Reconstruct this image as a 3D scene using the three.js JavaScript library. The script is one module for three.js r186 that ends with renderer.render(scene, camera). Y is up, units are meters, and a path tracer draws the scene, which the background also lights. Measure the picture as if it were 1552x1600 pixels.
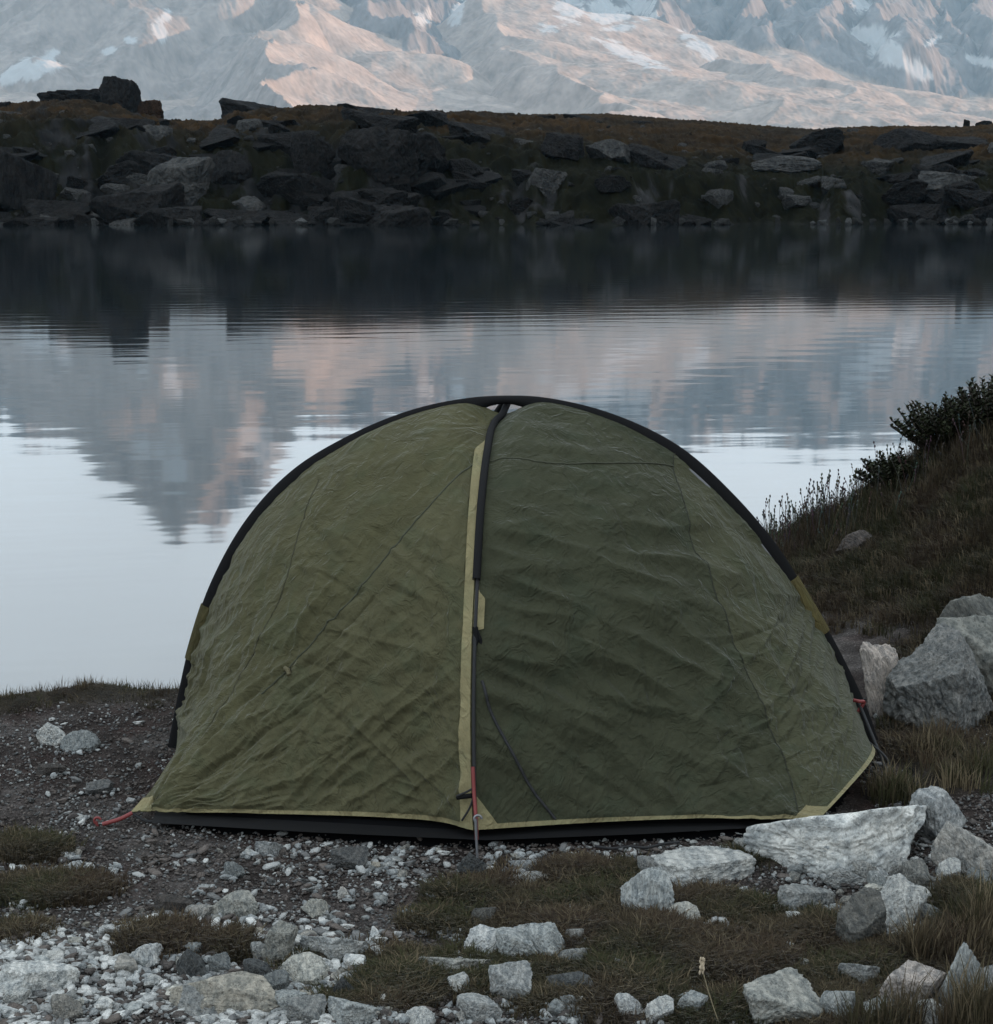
import * as THREE from 'three';
import { mergeGeometries, mergeVertices } from 'three/addons/utils/BufferGeometryUtils.js';
import { createNoise2D, createNoise3D } from 'simplex-noise';

// ---------------------------------------------------------------- camera, sky, sun, exposure
const EYE = 1.72, FP = 2750, LAKE = -0.45;
const PITCH = Math.atan(478 / FP);
const scene = new THREE.Scene();
const camera = new THREE.PerspectiveCamera(2 * Math.atan(800 / FP) * 180 / Math.PI, 0.97, 0.1, 20000);
camera.position.set(0, EYE, 0);
camera.rotation.set(-PITCH, 0, 0);
const renderer = new THREE.WebGLRenderer({ antialias: true });
renderer.toneMapping = THREE.LinearToneMapping;
renderer.toneMappingExposure = 1.45;
renderer.shadowMap.enabled = true;

function mulberry(a) { return () => { a |= 0; a = a + 0x6D2B79F5 | 0; let t = Math.imul(a ^ a >>> 15, 1 | a); t = t + Math.imul(t ^ t >>> 7, 61 | t) ^ t; return ((t ^ t >>> 14) >>> 0) / 4294967296; }; }
const rnd = mulberry(7);
const n2 = createNoise2D(mulberry(11)), n3 = createNoise3D(mulberry(12));
const clamp = (x, a = 0, b = 1) => Math.min(b, Math.max(a, x));
const sm = (a, b, x) => { const t = clamp((x - a) / (b - a)); return t * t * (3 - 2 * t); };
const mix = (a, b, t) => a + (b - a) * t;
const fbm = (x, y, o = 4) => { let s = 0, a = 0.5; for (let i = 0; i < o; i++) { s += a * n2(x, y); x = x * 2.03 + 7.1; y = y * 2.03 - 3.3; a *= 0.5; } return s; };
const ridged = (x, y, o = 4) => { let s = 0, a = 0.5; for (let i = 0; i < o; i++) { s += a * (1 - 2 * Math.abs(n2(x, y))); x = x * 2.07 + 5.7; y = y * 2.07 + 1.3; a *= 0.5; } return s; };

// the evening sky: pale near the horizon, bluer and dimmer overhead, thin veils of cloud
{
  const W = 512, H = 256, d = new Float32Array(W * H * 4);
  for (let j = 0; j < H; j++) {
    const el = ((j + 0.5) / H - 0.5) * Math.PI, s = Math.max(0, Math.sin(el));
    for (let i = 0; i < W; i++) {
      const az = ((i + 0.5) / W - 0.5) * 2 * Math.PI;
      const k = Math.exp(-s * 1.6), cx = Math.cos(az) / (s + 0.25), cz = Math.sin(az) / (s + 0.25);
      const veil = 1 + 0.10 * fbm(cx * 1.3, cz * 1.3, 4);
      const o = (j * W + i) * 4;
      d[o] = mix(0.86, 1.06, k) * veil; d[o + 1] = mix(0.97, 1.14, k) * veil; d[o + 2] = mix(1.07, 1.20, k) * veil; d[o + 3] = 1;
    }
  }
  const t = new THREE.DataTexture(d, W, H, THREE.RGBAFormat, THREE.FloatType);
  t.mapping = THREE.EquirectangularReflectionMapping; t.magFilter = THREE.LinearFilter; t.needsUpdate = true;
  scene.background = t; scene.environment = t;
}
const SUN = new THREE.Vector3(0.95, 0.27, -0.20).normalize();
const sun = new THREE.DirectionalLight(new THREE.Color(1.0, 0.60, 0.40), 5.0);
sun.position.copy(SUN).multiplyScalar(9000); sun.castShadow = true;
Object.assign(sun.shadow.camera, { left: -10000, right: 10000, top: 6000, bottom: -6000, near: 1, far: 24000 });
sun.shadow.mapSize.set(4096, 4096);
scene.add(sun);
scene.fog = new THREE.FogExp2(new THREE.Color(0.40, 0.74, 1.0), 3.0e-5);

// ---------------------------------------------------------------- helpers
const V = (x, y, z) => new THREE.Vector3(x, y, z);
const cp = Math.cos(PITCH), sp = Math.sin(PITCH);
function dirOf(x, y) { const a = (x - 776) / FP, b = (800 - y) / FP; return V(a, b * cp - sp, -(cp + b * sp)); }
function P(x, y, d) { const r = dirOf(x, y); return r.multiplyScalar(d / -r.z).add(V(0, EYE, 0)); }
function PH(x, y, h) { const r = dirOf(x, y); return r.multiplyScalar((h - EYE) / r.y).add(V(0, EYE, 0)); }
function proj(p) { const y = p.y - EYE, f = -p.z * cp - y * sp, u = y * cp - p.z * sp; return [776 + FP * p.x / f, 800 - FP * u / f]; }
const used = {};
function numbered(n) { const k = used[n] = (used[n] ?? -1) + 1; return k ? n + '_' + String(k).padStart(3, '0') : n; }
function tag(o, label, category, group, kind) { if (label) o.userData.label = label; if (category) o.userData.category = category; if (group) o.userData.group = group; if (kind) o.userData.kind = kind; return o; }
function addMesh(name, geo, mat, parent = scene) {
  const m = new THREE.Mesh(geo, mat); m.name = parent === scene ? numbered(name) : name; m.castShadow = m.receiveShadow = true; parent.add(m); return m;
}
function thing(name, label, category, pos, group) {
  const g = new THREE.Group(); g.name = numbered(name); g.position.copy(pos); scene.add(g); return tag(g, label, category, group);
}
function gridGeo(nu, nv, fn, flip) { // fn(i,j) -> [x,y,z, u,v, r,g,b]
  const pos = new Float32Array(nu * nv * 3), uv = new Float32Array(nu * nv * 2), col = new Float32Array(nu * nv * 3), idx = new Uint32Array((nu - 1) * (nv - 1) * 6);
  let hasCol = false;
  for (let j = 0, k = 0; j < nv; j++) for (let i = 0; i < nu; i++, k++) {
    const r = fn(i, j); pos.set(r.slice(0, 3), k * 3); uv[k * 2] = r[3]; uv[k * 2 + 1] = r[4];
    if (r.length > 5) { hasCol = true; col[k * 3] = r[5]; col[k * 3 + 1] = r[6]; col[k * 3 + 2] = r[7]; }
  }
  let q = 0;
  for (let j = 0; j < nv - 1; j++) for (let i = 0; i < nu - 1; i++) {
    const a = j * nu + i, b = a + 1, c = a + nu, e = c + 1;
    if (flip) { idx[q++] = a; idx[q++] = b; idx[q++] = c; idx[q++] = b; idx[q++] = e; idx[q++] = c; }
    else { idx[q++] = a; idx[q++] = c; idx[q++] = b; idx[q++] = b; idx[q++] = c; idx[q++] = e; }
  }
  const g = new THREE.BufferGeometry();
  g.setAttribute('position', new THREE.BufferAttribute(pos, 3)); g.setAttribute('uv', new THREE.BufferAttribute(uv, 2));
  if (hasCol) g.setAttribute('color', new THREE.BufferAttribute(col, 3));
  g.setIndex(new THREE.BufferAttribute(idx, 1)); g.computeVertexNormals(); return g;
}
function dataTex(n, fn, srgb, wrap = THREE.MirroredRepeatWrapping) {
  const d = new Uint8Array(n * n * 4);
  for (let j = 0, o = 0; j < n; j++) for (let i = 0; i < n; i++, o += 4) { const r = fn(i / n, j / n); d[o] = clamp(r[0]) * 255; d[o + 1] = clamp(r[1]) * 255; d[o + 2] = clamp(r[2]) * 255; d[o + 3] = 255; }
  const t = new THREE.DataTexture(d, n, n); t.wrapS = t.wrapT = wrap; t.magFilter = THREE.LinearFilter; if (srgb) t.colorSpace = THREE.SRGBColorSpace; t.needsUpdate = true; return t;
}
const lin = (r, g, b) => new THREE.Color().setRGB(r, g, b);

// ---------------------------------------------------------------- materials
const stoneTex = dataTex(512, (u, v) => {
  const a = fbm(u * 5, v * 5, 5), sp_ = n2(u * 90, v * 90), sq = n2(u * 45 + 9, v * 45), li = fbm(u * 11 + 40, v * 11, 4);
  const big = fbm(u * 2.2 + 70, v * 2.2, 3); let t = 0.84 + 0.24 * a + 0.16 * big + 0.075 * sp_ + 0.06 * sq + (sp_ > 0.5 ? -0.12 * sm(0.5, 0.75, sp_) : 0); if (li > 0.26) t -= 0.13 * sm(0.26, 0.40, li);
  const w = 0.015 * a + 0.02 * big; return [t + w, t + 0.004, t - w];
}, true);
const stoneBump = dataTex(512, (u, v) => { const t = 0.5 + 0.35 * fbm(u * 9, v * 9, 6) + 0.18 * ridged(u * 6, v * 6 + 30, 4); return [t, t, t]; });
function stoneMat(r, g, b, bs = 0.01) { return new THREE.MeshPhysicalMaterial({ color: lin(r, g, b), map: stoneTex, bumpMap: stoneBump, bumpScale: bs, roughness: 0.92, specularIntensity: bs > 0.1 ? 0.1 : 0.3 }); }
const ROCK = { pale: stoneMat(0.62, 0.62, 0.605), grey: stoneMat(0.40, 0.405, 0.40), dark: stoneMat(0.17, 0.17, 0.17), pink: stoneMat(0.46, 0.405, 0.37), brown: stoneMat(0.14, 0.12, 0.11), warm: stoneMat(0.42, 0.40, 0.37) };
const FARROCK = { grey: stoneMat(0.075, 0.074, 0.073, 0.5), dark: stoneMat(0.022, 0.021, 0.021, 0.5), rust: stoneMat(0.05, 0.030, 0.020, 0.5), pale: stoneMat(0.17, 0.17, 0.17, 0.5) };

// ---------------------------------------------------------------- shapes of the land
function edgeDepth(x) { // how far from the camera the near bank falls to the lake
  let e = 6.15 + 0.5 * sm(-1.2, 0.4, x) + 1.9 * sm(0.8, 1.35, x);
  e -= 0.33 * sm(-1.45, -2.1, x) - 0.3 * n2(x * 0.35, 4.2) * sm(-3, -8, x);
  return e + 0.06 * n2(x * 3.1, 1.7) + 8 * sm(6, 30, x) - 2 * sm(-5, -30, x);
}
function G(x, d) { // height of the ground at x, d metres in front of the camera
  let y = 0.035 * fbm(x * 0.9 + 3, d * 0.9, 3) + 0.016 * fbm(x * 4, d * 4, 3);
  const tent = sm(1.9, 1.3, Math.abs(x)) * sm(1.4, 0.9, Math.abs(d - 5.5)); y *= 1 - 0.75 * tent;
  y += 0.12 * sm(1.0, 1.9, x) * sm(5.6, 4.4, d);
  y += 0.74 * sm(1.12, 2.75, x) * sm(5.1, 8.3, d) * (1 + 0.10 * fbm(x * 1.7, d * 1.7, 3));
  y += 1.5 * sm(6, 25, x) + 2.0 * sm(0, 30, -d);
  const e = edgeDepth(x), k = sm(0, 1.5, d - e + 0.1);
  y -= (1.0 + Math.max(0, y)) * k + 2.5 * sm(1, 12, d - e);
  return y;
}
function groundAt(px, py) { // where the line of sight of that spot of the photograph meets the ground
  const r = dirOf(px, py); let d = 2.5;
  for (let i = 0; i < 1500; i++, d += 0.01) if (EYE + r.y / -r.z * d <= G(r.x / -r.z * d, d)) break;
  const x = r.x / -r.z * d; return V(x, G(x, d), -d);
}
// soft ground cover: ellipses of grass, in metres, [x, d, rx, rd, strength]
const coverSpots = [[880, 1400, 190, 50], [1000, 1470, 330, 75], [1120, 1440, 140, 40], [1010, 1560, 260, 45], [600, 1530, 170, 45], [1290, 1500, 150, 50], [560, 1570, 90, 25], [250, 1482, 60, 20], [345, 1492, 40, 16], [60, 1400, 110, 26], [30, 1330, 70, 16],
  [1530, 1450, 60, 50], [1480, 1500, 90, 26], [1490, 1600, 120, 30], [1470, 1190, 80, 60], [1190, 1340, 60, 16], [1040, 1500, 330, 60], [30, 1475, 60, 16], [860, 1550, 90, 40], [700, 1440, 60, 20], [1330, 1590, 160, 30]].map(([x, y, w, h]) => {
  const c = PH(x, y, 0), a = PH(x, y - h, 0), b = PH(x, y + h, 0); return [c.x, -c.z, w * -c.z / FP, (b.z - a.z) / 2];
});
function cover(x, d) { // 0 bare soil .. 1 turf
  let c = 0;
  for (const [cx, cd, rx, rd] of coverSpots) { const q = ((x - cx) / rx) ** 2 + ((d - cd) / rd) ** 2; if (q < 1.8) c = Math.max(c, sm(1.35, 0.5, q)); }
  const e = edgeDepth(x);
  if (x < 0.9) c = Math.max(c, sm(-0.32, -0.05, d - e + 0.08 * n2(x * 5, 2)));
  c = Math.max(c, sm(1.45, 1.85, x + 0.16 * fbm(x * 2, d * 2, 2)) * sm(5.2, 6.0, d), sm(6.9, 7.5, d) * sm(1.0, 1.3, x));
  if (x < 1.25 && d < 5.2) return c > 0.02 ? clamp(c * 0.82 - 0.10 + 1.3 * fbm(x * 3.3 + 5, d * 3.3, 4)) : 0;
  return clamp(c + 0.75 * fbm(x * 3.3 + 5, d * 3.3, 3) * (c > 0.02 ? 1 : 0));
}
function axis(dense0, dense1, n, lo, hi, grow = 1.22) { const a = [], s = (dense1 - dense0) / n; for (let i = 0; i <= n; i++) a.push(dense0 + s * i); let st = s; while (a[0] > lo) { st *= grow; a.unshift(a[0] - st); } st = s; while (a[a.length - 1] < hi) { st *= grow; a.push(a[a.length - 1] + st); } return a; }
{
  const xs = axis(-2.4, 3.0, 380, -90, 90), ds = axis(3.2, 9.6, 400, -80, 24, 1.15);
  const soilTex = dataTex(1024, (u, v) => {
    const a = fbm(u * 6, v * 6, 5), g = n2(u * 70, v * 70), h = n2(u * 140, v * 140 + 7), s = ridged(u * 24, v * 24, 3);
    let t = 0.66 + 0.24 * a + 0.08 * g + 0.06 * h + 0.08 * s; if (g > 0.55) t += 0.30 * sm(0.55, 0.75, g);
    return [t + 0.01, t, t - 0.01];
  }, true);
  const soilBump = dataTex(1024, (u, v) => { const g = n2(u * 70, v * 70); const t = 0.4 + 0.3 * fbm(u * 10, v * 10, 6) + 0.15 * n2(u * 140, v * 140 + 7) + 0.2 * sm(0.5, 0.8, g); return [t, t, t]; });
  const geo = gridGeo(xs.length, ds.length, (i, j) => {
    const x = xs[i], d = ds[j], c = cover(x, d); let y = G(x, d);
    y += 0.018 * c + 0.006 * ridged(x * 9, d * 9, 3) + 0.003 * n2(x * 31, d * 31);
    const gr = sm(-0.1, 0.4, fbm(x * 1.4 + 20, d * 1.4, 3) + 0.9 * sm(4.5, 3.9, d) * sm(0.3, -0.5, x)); // gravelly
    let r = mix(0.062, 0.135, gr), g = mix(0.054, 0.132, gr), b = mix(0.052, 0.132, gr);
    const red = sm(0.05, 0.5, fbm(x * 2.2, d * 2.2 + 9, 3)) * 0.5; r = mix(r, 0.085, red); g = mix(g, 0.058, red); b = mix(b, 0.054, red);
    const k = 0.85 * c; r = mix(r, 0.040, k); g = mix(g, 0.036, k); b = mix(b, 0.022, k);
    return [x, y, -d, x / 0.9, d / 0.9, r, g, b];
  });
  const m = new THREE.MeshPhysicalMaterial({ vertexColors: true, color: lin(0.95, 0.88, 0.84), map: soilTex, bumpMap: soilBump, bumpScale: 0.012, roughness: 0.95, specularIntensity: 0.2 });
  tag(addMesh('ground', geo, m), 'dark stony soil of the lake bank around the tent', null, null, 'structure');
}

// the lake: a calm sheet with faint ripples
{
  const N = 1024, waves = [], r = mulberry(5);
  for (let i = 0; i < 70; i++) { const kz = Math.round(16 + 120 * Math.pow(r(), 1.5)), kx = Math.round((r() - 0.5) * kz * 0.9); waves.push([kx, kz, 1 / Math.pow(kz, 0.35) * (0.5 + r()), r() * 6.283]); }
  let norm = 0; for (const w of waves) norm += w[2] * w[2] / 2; norm = Math.sqrt(norm);
  const t = dataTex(N, (u, v) => {
    let sx = 0, sz = 0;
    for (const [kx, kz, a, p] of waves) { const c = a * Math.cos(6.28318 * (kx * u + kz * v) + p); const l = Math.hypot(kx, kz); sx += c * kx / l; sz += c * kz / l; }
    return [0.5 + 0.5 * sx / norm * 0.28, 0.5 + 0.5 * sz / norm * 0.28, 0.98];
  }, false, THREE.RepeatWrapping);
  const geo = gridGeo(30, 80, (i, j) => { const x = mix(-260, 260, i / 29), d = 5.2 + 430 * Math.pow(j / 79, 1.6); return [x, LAKE, -d, x / 22, d / 22]; });
  const m = new THREE.MeshPhysicalMaterial({ color: lin(0.008, 0.014, 0.018), roughness: 0.042, ior: 2.2, normalMap: t, normalScale: new THREE.Vector2(0.0065, 0.0065) });
  tag(addMesh('lake_water', geo, m), 'calm mountain lake mirroring the peaks', null, null, 'structure');
}

// ---------------------------------------------------------------- far shore: a low rocky ridge behind the lake
const interp = (t, x) => { if (x <= t[0][0]) return t[0][1]; for (let i = 1; i < t.length; i++) if (x <= t[i][0]) return mix(t[i - 1][1], t[i][1], (x - t[i - 1][0]) / (t[i][0] - t[i - 1][0])); return t[t.length - 1][1]; };
const crest = [[-400, 178], [0, 172], [60, 168], [140, 164], [180, 172], [252, 195], [300, 196], [345, 193], [370, 183], [400, 180], [470, 172], [520, 172], [560, 178], [640, 182], [700, 181], [740, 179], [800, 181], [900, 180], [950, 178], [1000, 183], [1100, 190], [1200, 198], [1270, 203], [1330, 199], [1400, 198], [1500, 199], [1552, 194], [1900, 185]];
const shoreD = (px) => 205 + 7 * n2(px * 0.004, 3) + 3 * n2(px * 0.017, 8) + 14 * sm(900, 1500, px);
const crestD = (px) => 330 + 25 * n2(px * 0.003, 13);
const HOR = 322;
function shoreH(px, d) { // height of the far ridge
  const s = shoreD(px), c = crestD(px), t = (d - s) / (c - s);
  const hc = P(px, interp(crest, px), c).y;
  const right = sm(620, 1050, px);
  const prof = mix(0.62 * sm(0.0, 0.30, t) + 0.38 * sm(0.25, 1.0, t), 0.25 * sm(0, 0.12, t) + 0.75 * clamp(t), right);
  let h = mix(LAKE - 0.6, hc, t < 0 ? 0 : clamp(prof));
  const X = (px - 776) / FP * d, amp = sm(0.0, 0.1, t) * sm(1.05, 0.6, t);
  const rocky = ridged(X * 0.05, d * 0.045, 3), step = ridged(X * 0.14 + 4, d * 0.12, 2);
  h += amp * (mix(2.0, 1.2, right) * rocky + mix(0.8, 0.5, right) * step) + 0.5 * sm(0, 0.05, t) * (ridged(X * 0.4, d * 0.4, 3));
  h -= 0.35 * Math.max(0, d - c) * (d > c ? 1 : 0);
  if (t < 0) h -= 0.1 * (s - d);
  return h;
}
{
  const pxs = axis(-60, 1612, 900, -2600, 4200, 1.25), ds = [];
  for (let i = 0; i < 240; i++) { const t = i / 239; ds.push(t < 0.1 ? -0.06 * (1 - t / 0.1) : t < 0.9 ? Math.pow((t - 0.1) / 0.8, 1.5) * 1.02 : 1.02 + (t - 0.9) * 6); }
  const geo = gridGeo(pxs.length, ds.length, (i, j) => {
    const px = pxs[i], s = shoreD(px), c = crestD(px), t = ds[j], d = s + t * (c - s), X = (px - 776) / FP * d / 1.0145, h = shoreH(px, d);
    const e = 3, hx = shoreH(px + 20, d), hd = shoreH(px, d + e); const slope = Math.hypot((hx - h) / (20 / FP * d), (hd - h) / e);
    const right = sm(620, 1050, px), q = fbm(X * 0.09, d * 0.05 + 3, 4);
    const rock = clamp(sm(0.7, 1.1, 0.8 * slope + 1.5 * q - 0.45 * right) + sm(0.03, 0.0, t) * 0.8);
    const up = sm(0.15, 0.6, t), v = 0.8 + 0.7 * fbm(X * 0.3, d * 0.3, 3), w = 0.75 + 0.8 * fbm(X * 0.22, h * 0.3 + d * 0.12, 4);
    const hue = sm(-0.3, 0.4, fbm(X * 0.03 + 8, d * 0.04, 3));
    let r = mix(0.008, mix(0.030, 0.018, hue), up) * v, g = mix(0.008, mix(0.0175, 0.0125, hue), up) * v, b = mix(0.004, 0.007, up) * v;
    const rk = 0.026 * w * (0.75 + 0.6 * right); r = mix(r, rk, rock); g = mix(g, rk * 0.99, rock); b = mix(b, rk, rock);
    return [X, h, -d, X, d, r, g, b];
  });
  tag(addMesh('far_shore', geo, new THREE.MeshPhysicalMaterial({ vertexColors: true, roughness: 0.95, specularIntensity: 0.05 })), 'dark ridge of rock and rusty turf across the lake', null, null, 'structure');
}

// ---------------------------------------------------------------- the mountains beyond
{
  const FAR = 1.75; // drawn up at 2.2 to 5.7 km, the range really stands 4 to 10 km away
  const ridges = []; // crest points [px, py, depth], slope to the left and right of the crest (seen walking from the first point to the last)
  const R = (pts, sl, sr, kl = 1, kr = 1) => ridges.push({ p: pts.map((q) => P(...q)), sl, sr, kl, kr });
  R([[-900, -120, 5400], [-300, -60, 5000], [0, -14, 4700], [60, -4, 4620], [130, -44, 4540], [160, -126, 4500], [200, -156, 4450], [280, -226, 4350], [330, -146, 4250], [400, -66, 4150], [450, -30, 4100]], 1.2, 0.9, 1, 0.38);
  R([[450, -30, 4100], [560, -50, 4400], [700, -34, 4700], [800, -60, 4900], [900, -50, 5100], [1050, -70, 5200], [1200, -50, 5300], [1300, -80, 5400], [1450, -56, 5500], [1552, -40, 5500], [1900, -60, 5500], [2600, -60, 5600]], 1.2, 1.05);
  R([[425, -40, 4200], [452, 0, 3850], [432, 60, 3500], [456, 105, 3150], [438, 165, 2750], [420, 230, 2400]], 0.42, 0.8, 0.1, 0.45);   // the lit spur
  R([[560, -40, 4250], [602, 20, 4000], [640, 70, 3780], [672, 122, 3600]], 0.8, 0.9, 0.8, 0.8);
  R([[770, -20, 4300], [790, 55, 3900], [832, 85, 3650], [900, 128, 3350], [1020, 200, 2800]], 0.22, 0.62, 0.12, 0.2);
  R([[955, 88, 3800], [1060, 112, 3550], [1150, 140, 3300], [1245, 195, 2900]], 0.2, 0.6, 0.12, 0.2);
  R([[1120, 95, 3850], [1240, 112, 3600], [1300, 145, 3350], [1370, 200, 2900]], 0.2, 0.6, 0.12, 0.2);
  R([[1370, 135, 3800], [1470, 150, 3500], [1570, 180, 3200], [1700, 200, 2900]], 0.2, 0.5, 0.12, 0.2);
  for (const [a, b, c] of [[840, 860, 30], [925, 955, 62], [1010, 1030, 40], [1075, 1100, 70], [1160, 1180, 45], [1225, 1250, 66], [1300, 1300, 30], [1385, 1400, 30], [1460, 1490, 80], [1540, 1560, 60], [300, 250, 60], [180, 120, 90], [40, -20, 60], [80, 40, 20]]) R([[a, -60, 4750 + 0.45 * Math.max(0, a - 450)], [(a + b) / 2, c - 50, 4450 + 0.4 * Math.max(0, a - 450)], [b, c, 4150 + 0.3 * Math.max(0, a - 450)]], 0.95, 0.95, 0.8, 0.8);
  const base = (px, d) => P(px, mix(236, 104, sm(2500, 4500, d)) + 20 * sm(600, 900, px) + 26 * sm(700, 1552, px) - 18 * sm(300, -100, px), d).y;
  const mountainH = (X, d) => {
    const px = 776 + FP * X / d * 1.0145; let h = base(px, d), steep = 0.1;
    const wx = X + 60 * n2(X * 0.0035, d * 0.0035), wd = d + 60 * n2(X * 0.0035 + 30, d * 0.0035);
    for (const { p, sl, sr, kl, kr } of ridges) for (let i = 1; i < p.length; i++) {
      const a = p[i - 1], b = p[i], ux = b.x - a.x, uz = -b.z + a.z, t = clamp(((wx - a.x) * ux + (wd + a.z) * uz) / (ux * ux + uz * uz));
      const qx = wx - a.x - ux * t, qz = wd + a.z - uz * t, dist = Math.hypot(qx, qz), side = sm(-0.6, 0.6, (ux * qz - uz * qx) / (Math.hypot(ux, uz) * dist + 1e-6));
      const s = mix(sr, sl, side), hh = mix(a.y, b.y, t) - s * dist * (1 - 0.10 * Math.min(1, dist / 700));
      if (hh > h) { h = hh; steep = mix(kr, kl, side); }
    }
    const k = steep;
    h += k * (26 * ridged(X * 0.006, d * 0.005, 2) + 9 * ridged(X * 0.02 + 9, d * 0.016, 2)) + k * 7 * ridged(X * 0.028 + 3 * n2(X * 0.004, d * 0.004), d * 0.007, 2) + (1 - k) * 9 * fbm(X * 0.006, d * 0.006, 3);
    h += mix(1.2, 2.2, k) * ridged(X * 0.045, d * 0.045, 2) + mix(1.0, 1.0, k) * n2(X * 0.09, d * 0.09);
    return [h, k];
  };
  const as = axis(-0.305, 0.305, 640, -1.1, 1.1, 1.3), ds = [];
  for (let i = 0; i < 14; i++) ds.push(900 + 1300 * i / 14);
  for (let i = 0; i < 800; i++) ds.push(2200 + 3500 * i / 800);
  for (let i = 0; i < 8; i++) ds.push(5700 + 120 * i);
  const snow = [[35, 112, 50, 18, -0.35], [75, 98, 20, 20, -0.5], [165, 80, 16, 6, -0.3], [205, 62, 10, 6, 0], [250, 50, 14, 26, 0.25], [260, 25, 9, 12, 0], [715, 22, 10, 22, 0.5], [660, 28, 14, 16, 0.5], [895, 12, 24, 30, 0.9], [950, 18, 42, 26, 0.5], [1000, 10, 30, 20, 0.3], [855, 46, 20, 8, 0.2], [1090, 72, 36, 12, 0.6], [1385, 72, 40, 26, 0.5], [1420, 100, 36, 16, 0.6], [1350, 55, 20, 14, 0.3], [1345, 8, 16, 16, 0.6], [1462, 62, 16, 6, -0.5], [985, 85, 60, 10, 0.4], [1530, 95, 30, 8, 0.2]];
  const geo = gridGeo(as.length, ds.length, (i, j) => {
    const d = ds[j], X = as[i] * d, [h, k] = mountainH(X, d), [px, py] = proj(V(X, h, -d));
    const v = 0.95 + 0.34 * fbm(X * 0.012, d * 0.012, 3) + 0.12 * n3(X * 0.055, h * 0.055, d * 0.055) + 0.10 * n3(X * 0.11, h * 0.11, d * 0.11);
    let r = mix(0.29, 0.150, k) * v, g = mix(0.245, 0.150, k) * v, b = mix(0.215, 0.156, k) * v;
    let sn = 0; for (const [cx, cy, rx, ry, an] of snow) { const c = Math.cos(an), s = Math.sin(an), qx = ((px - cx) * c + (py - cy) * s) / rx, qy = (-(px - cx) * s + (py - cy) * c) / ry, q = qx * qx + qy * qy + 1.5 * fbm(X * 0.014, d * 0.014, 5) + 0.3 * n2(X * 0.09, d * 0.09); if (q < 1.2) sn = Math.max(sn, sm(1.05, 0.5, q)); }
    if (py < -40) sn = Math.max(sn, sm(0.15, 0.35, fbm(X * 0.004, d * 0.004 + 4, 4)) * 0.8);
    r = mix(r, 0.35, sn); g = mix(g, 0.355, sn); b = mix(b, 0.36, sn);
    return [X * FAR, EYE + (h - EYE) * FAR, -d * FAR, X, d, r, g, b];
  });
  tag(addMesh('mountains', geo, new THREE.MeshPhysicalMaterial({ vertexColors: true, roughness: 0.95, specularIntensity: 0.1 })), 'hazy rock mountains with scree spurs and snow patches', null, null, 'structure');
  // the mountainside to the right of the lake that keeps the evening sun off the tent
  const hill = gridGeo(60, 90, (i, j) => {
    const x = mix(330, 1500, i / 59), z = mix(1500, -1050, j / 89), c = 760, t = Math.abs(x - c) / (x < c ? 430 : 740);
    const h = -8 + 300 * sm(1, 0, t) * sm(-1050, -600, z) * sm(1500, 900, z) + (24 * ridged(x * 0.006, z * 0.006, 4)) * sm(1, 0.6, t);
    return [x, h, z, x, z, 0.07, 0.065, 0.05];
  }, true);
  tag(addMesh('mountainside', hill, new THREE.MeshStandardMaterial({ vertexColors: true, roughness: 0.95, side: THREE.DoubleSide })), 'steep mountainside right of the lake', null, null, 'structure');
}

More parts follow.
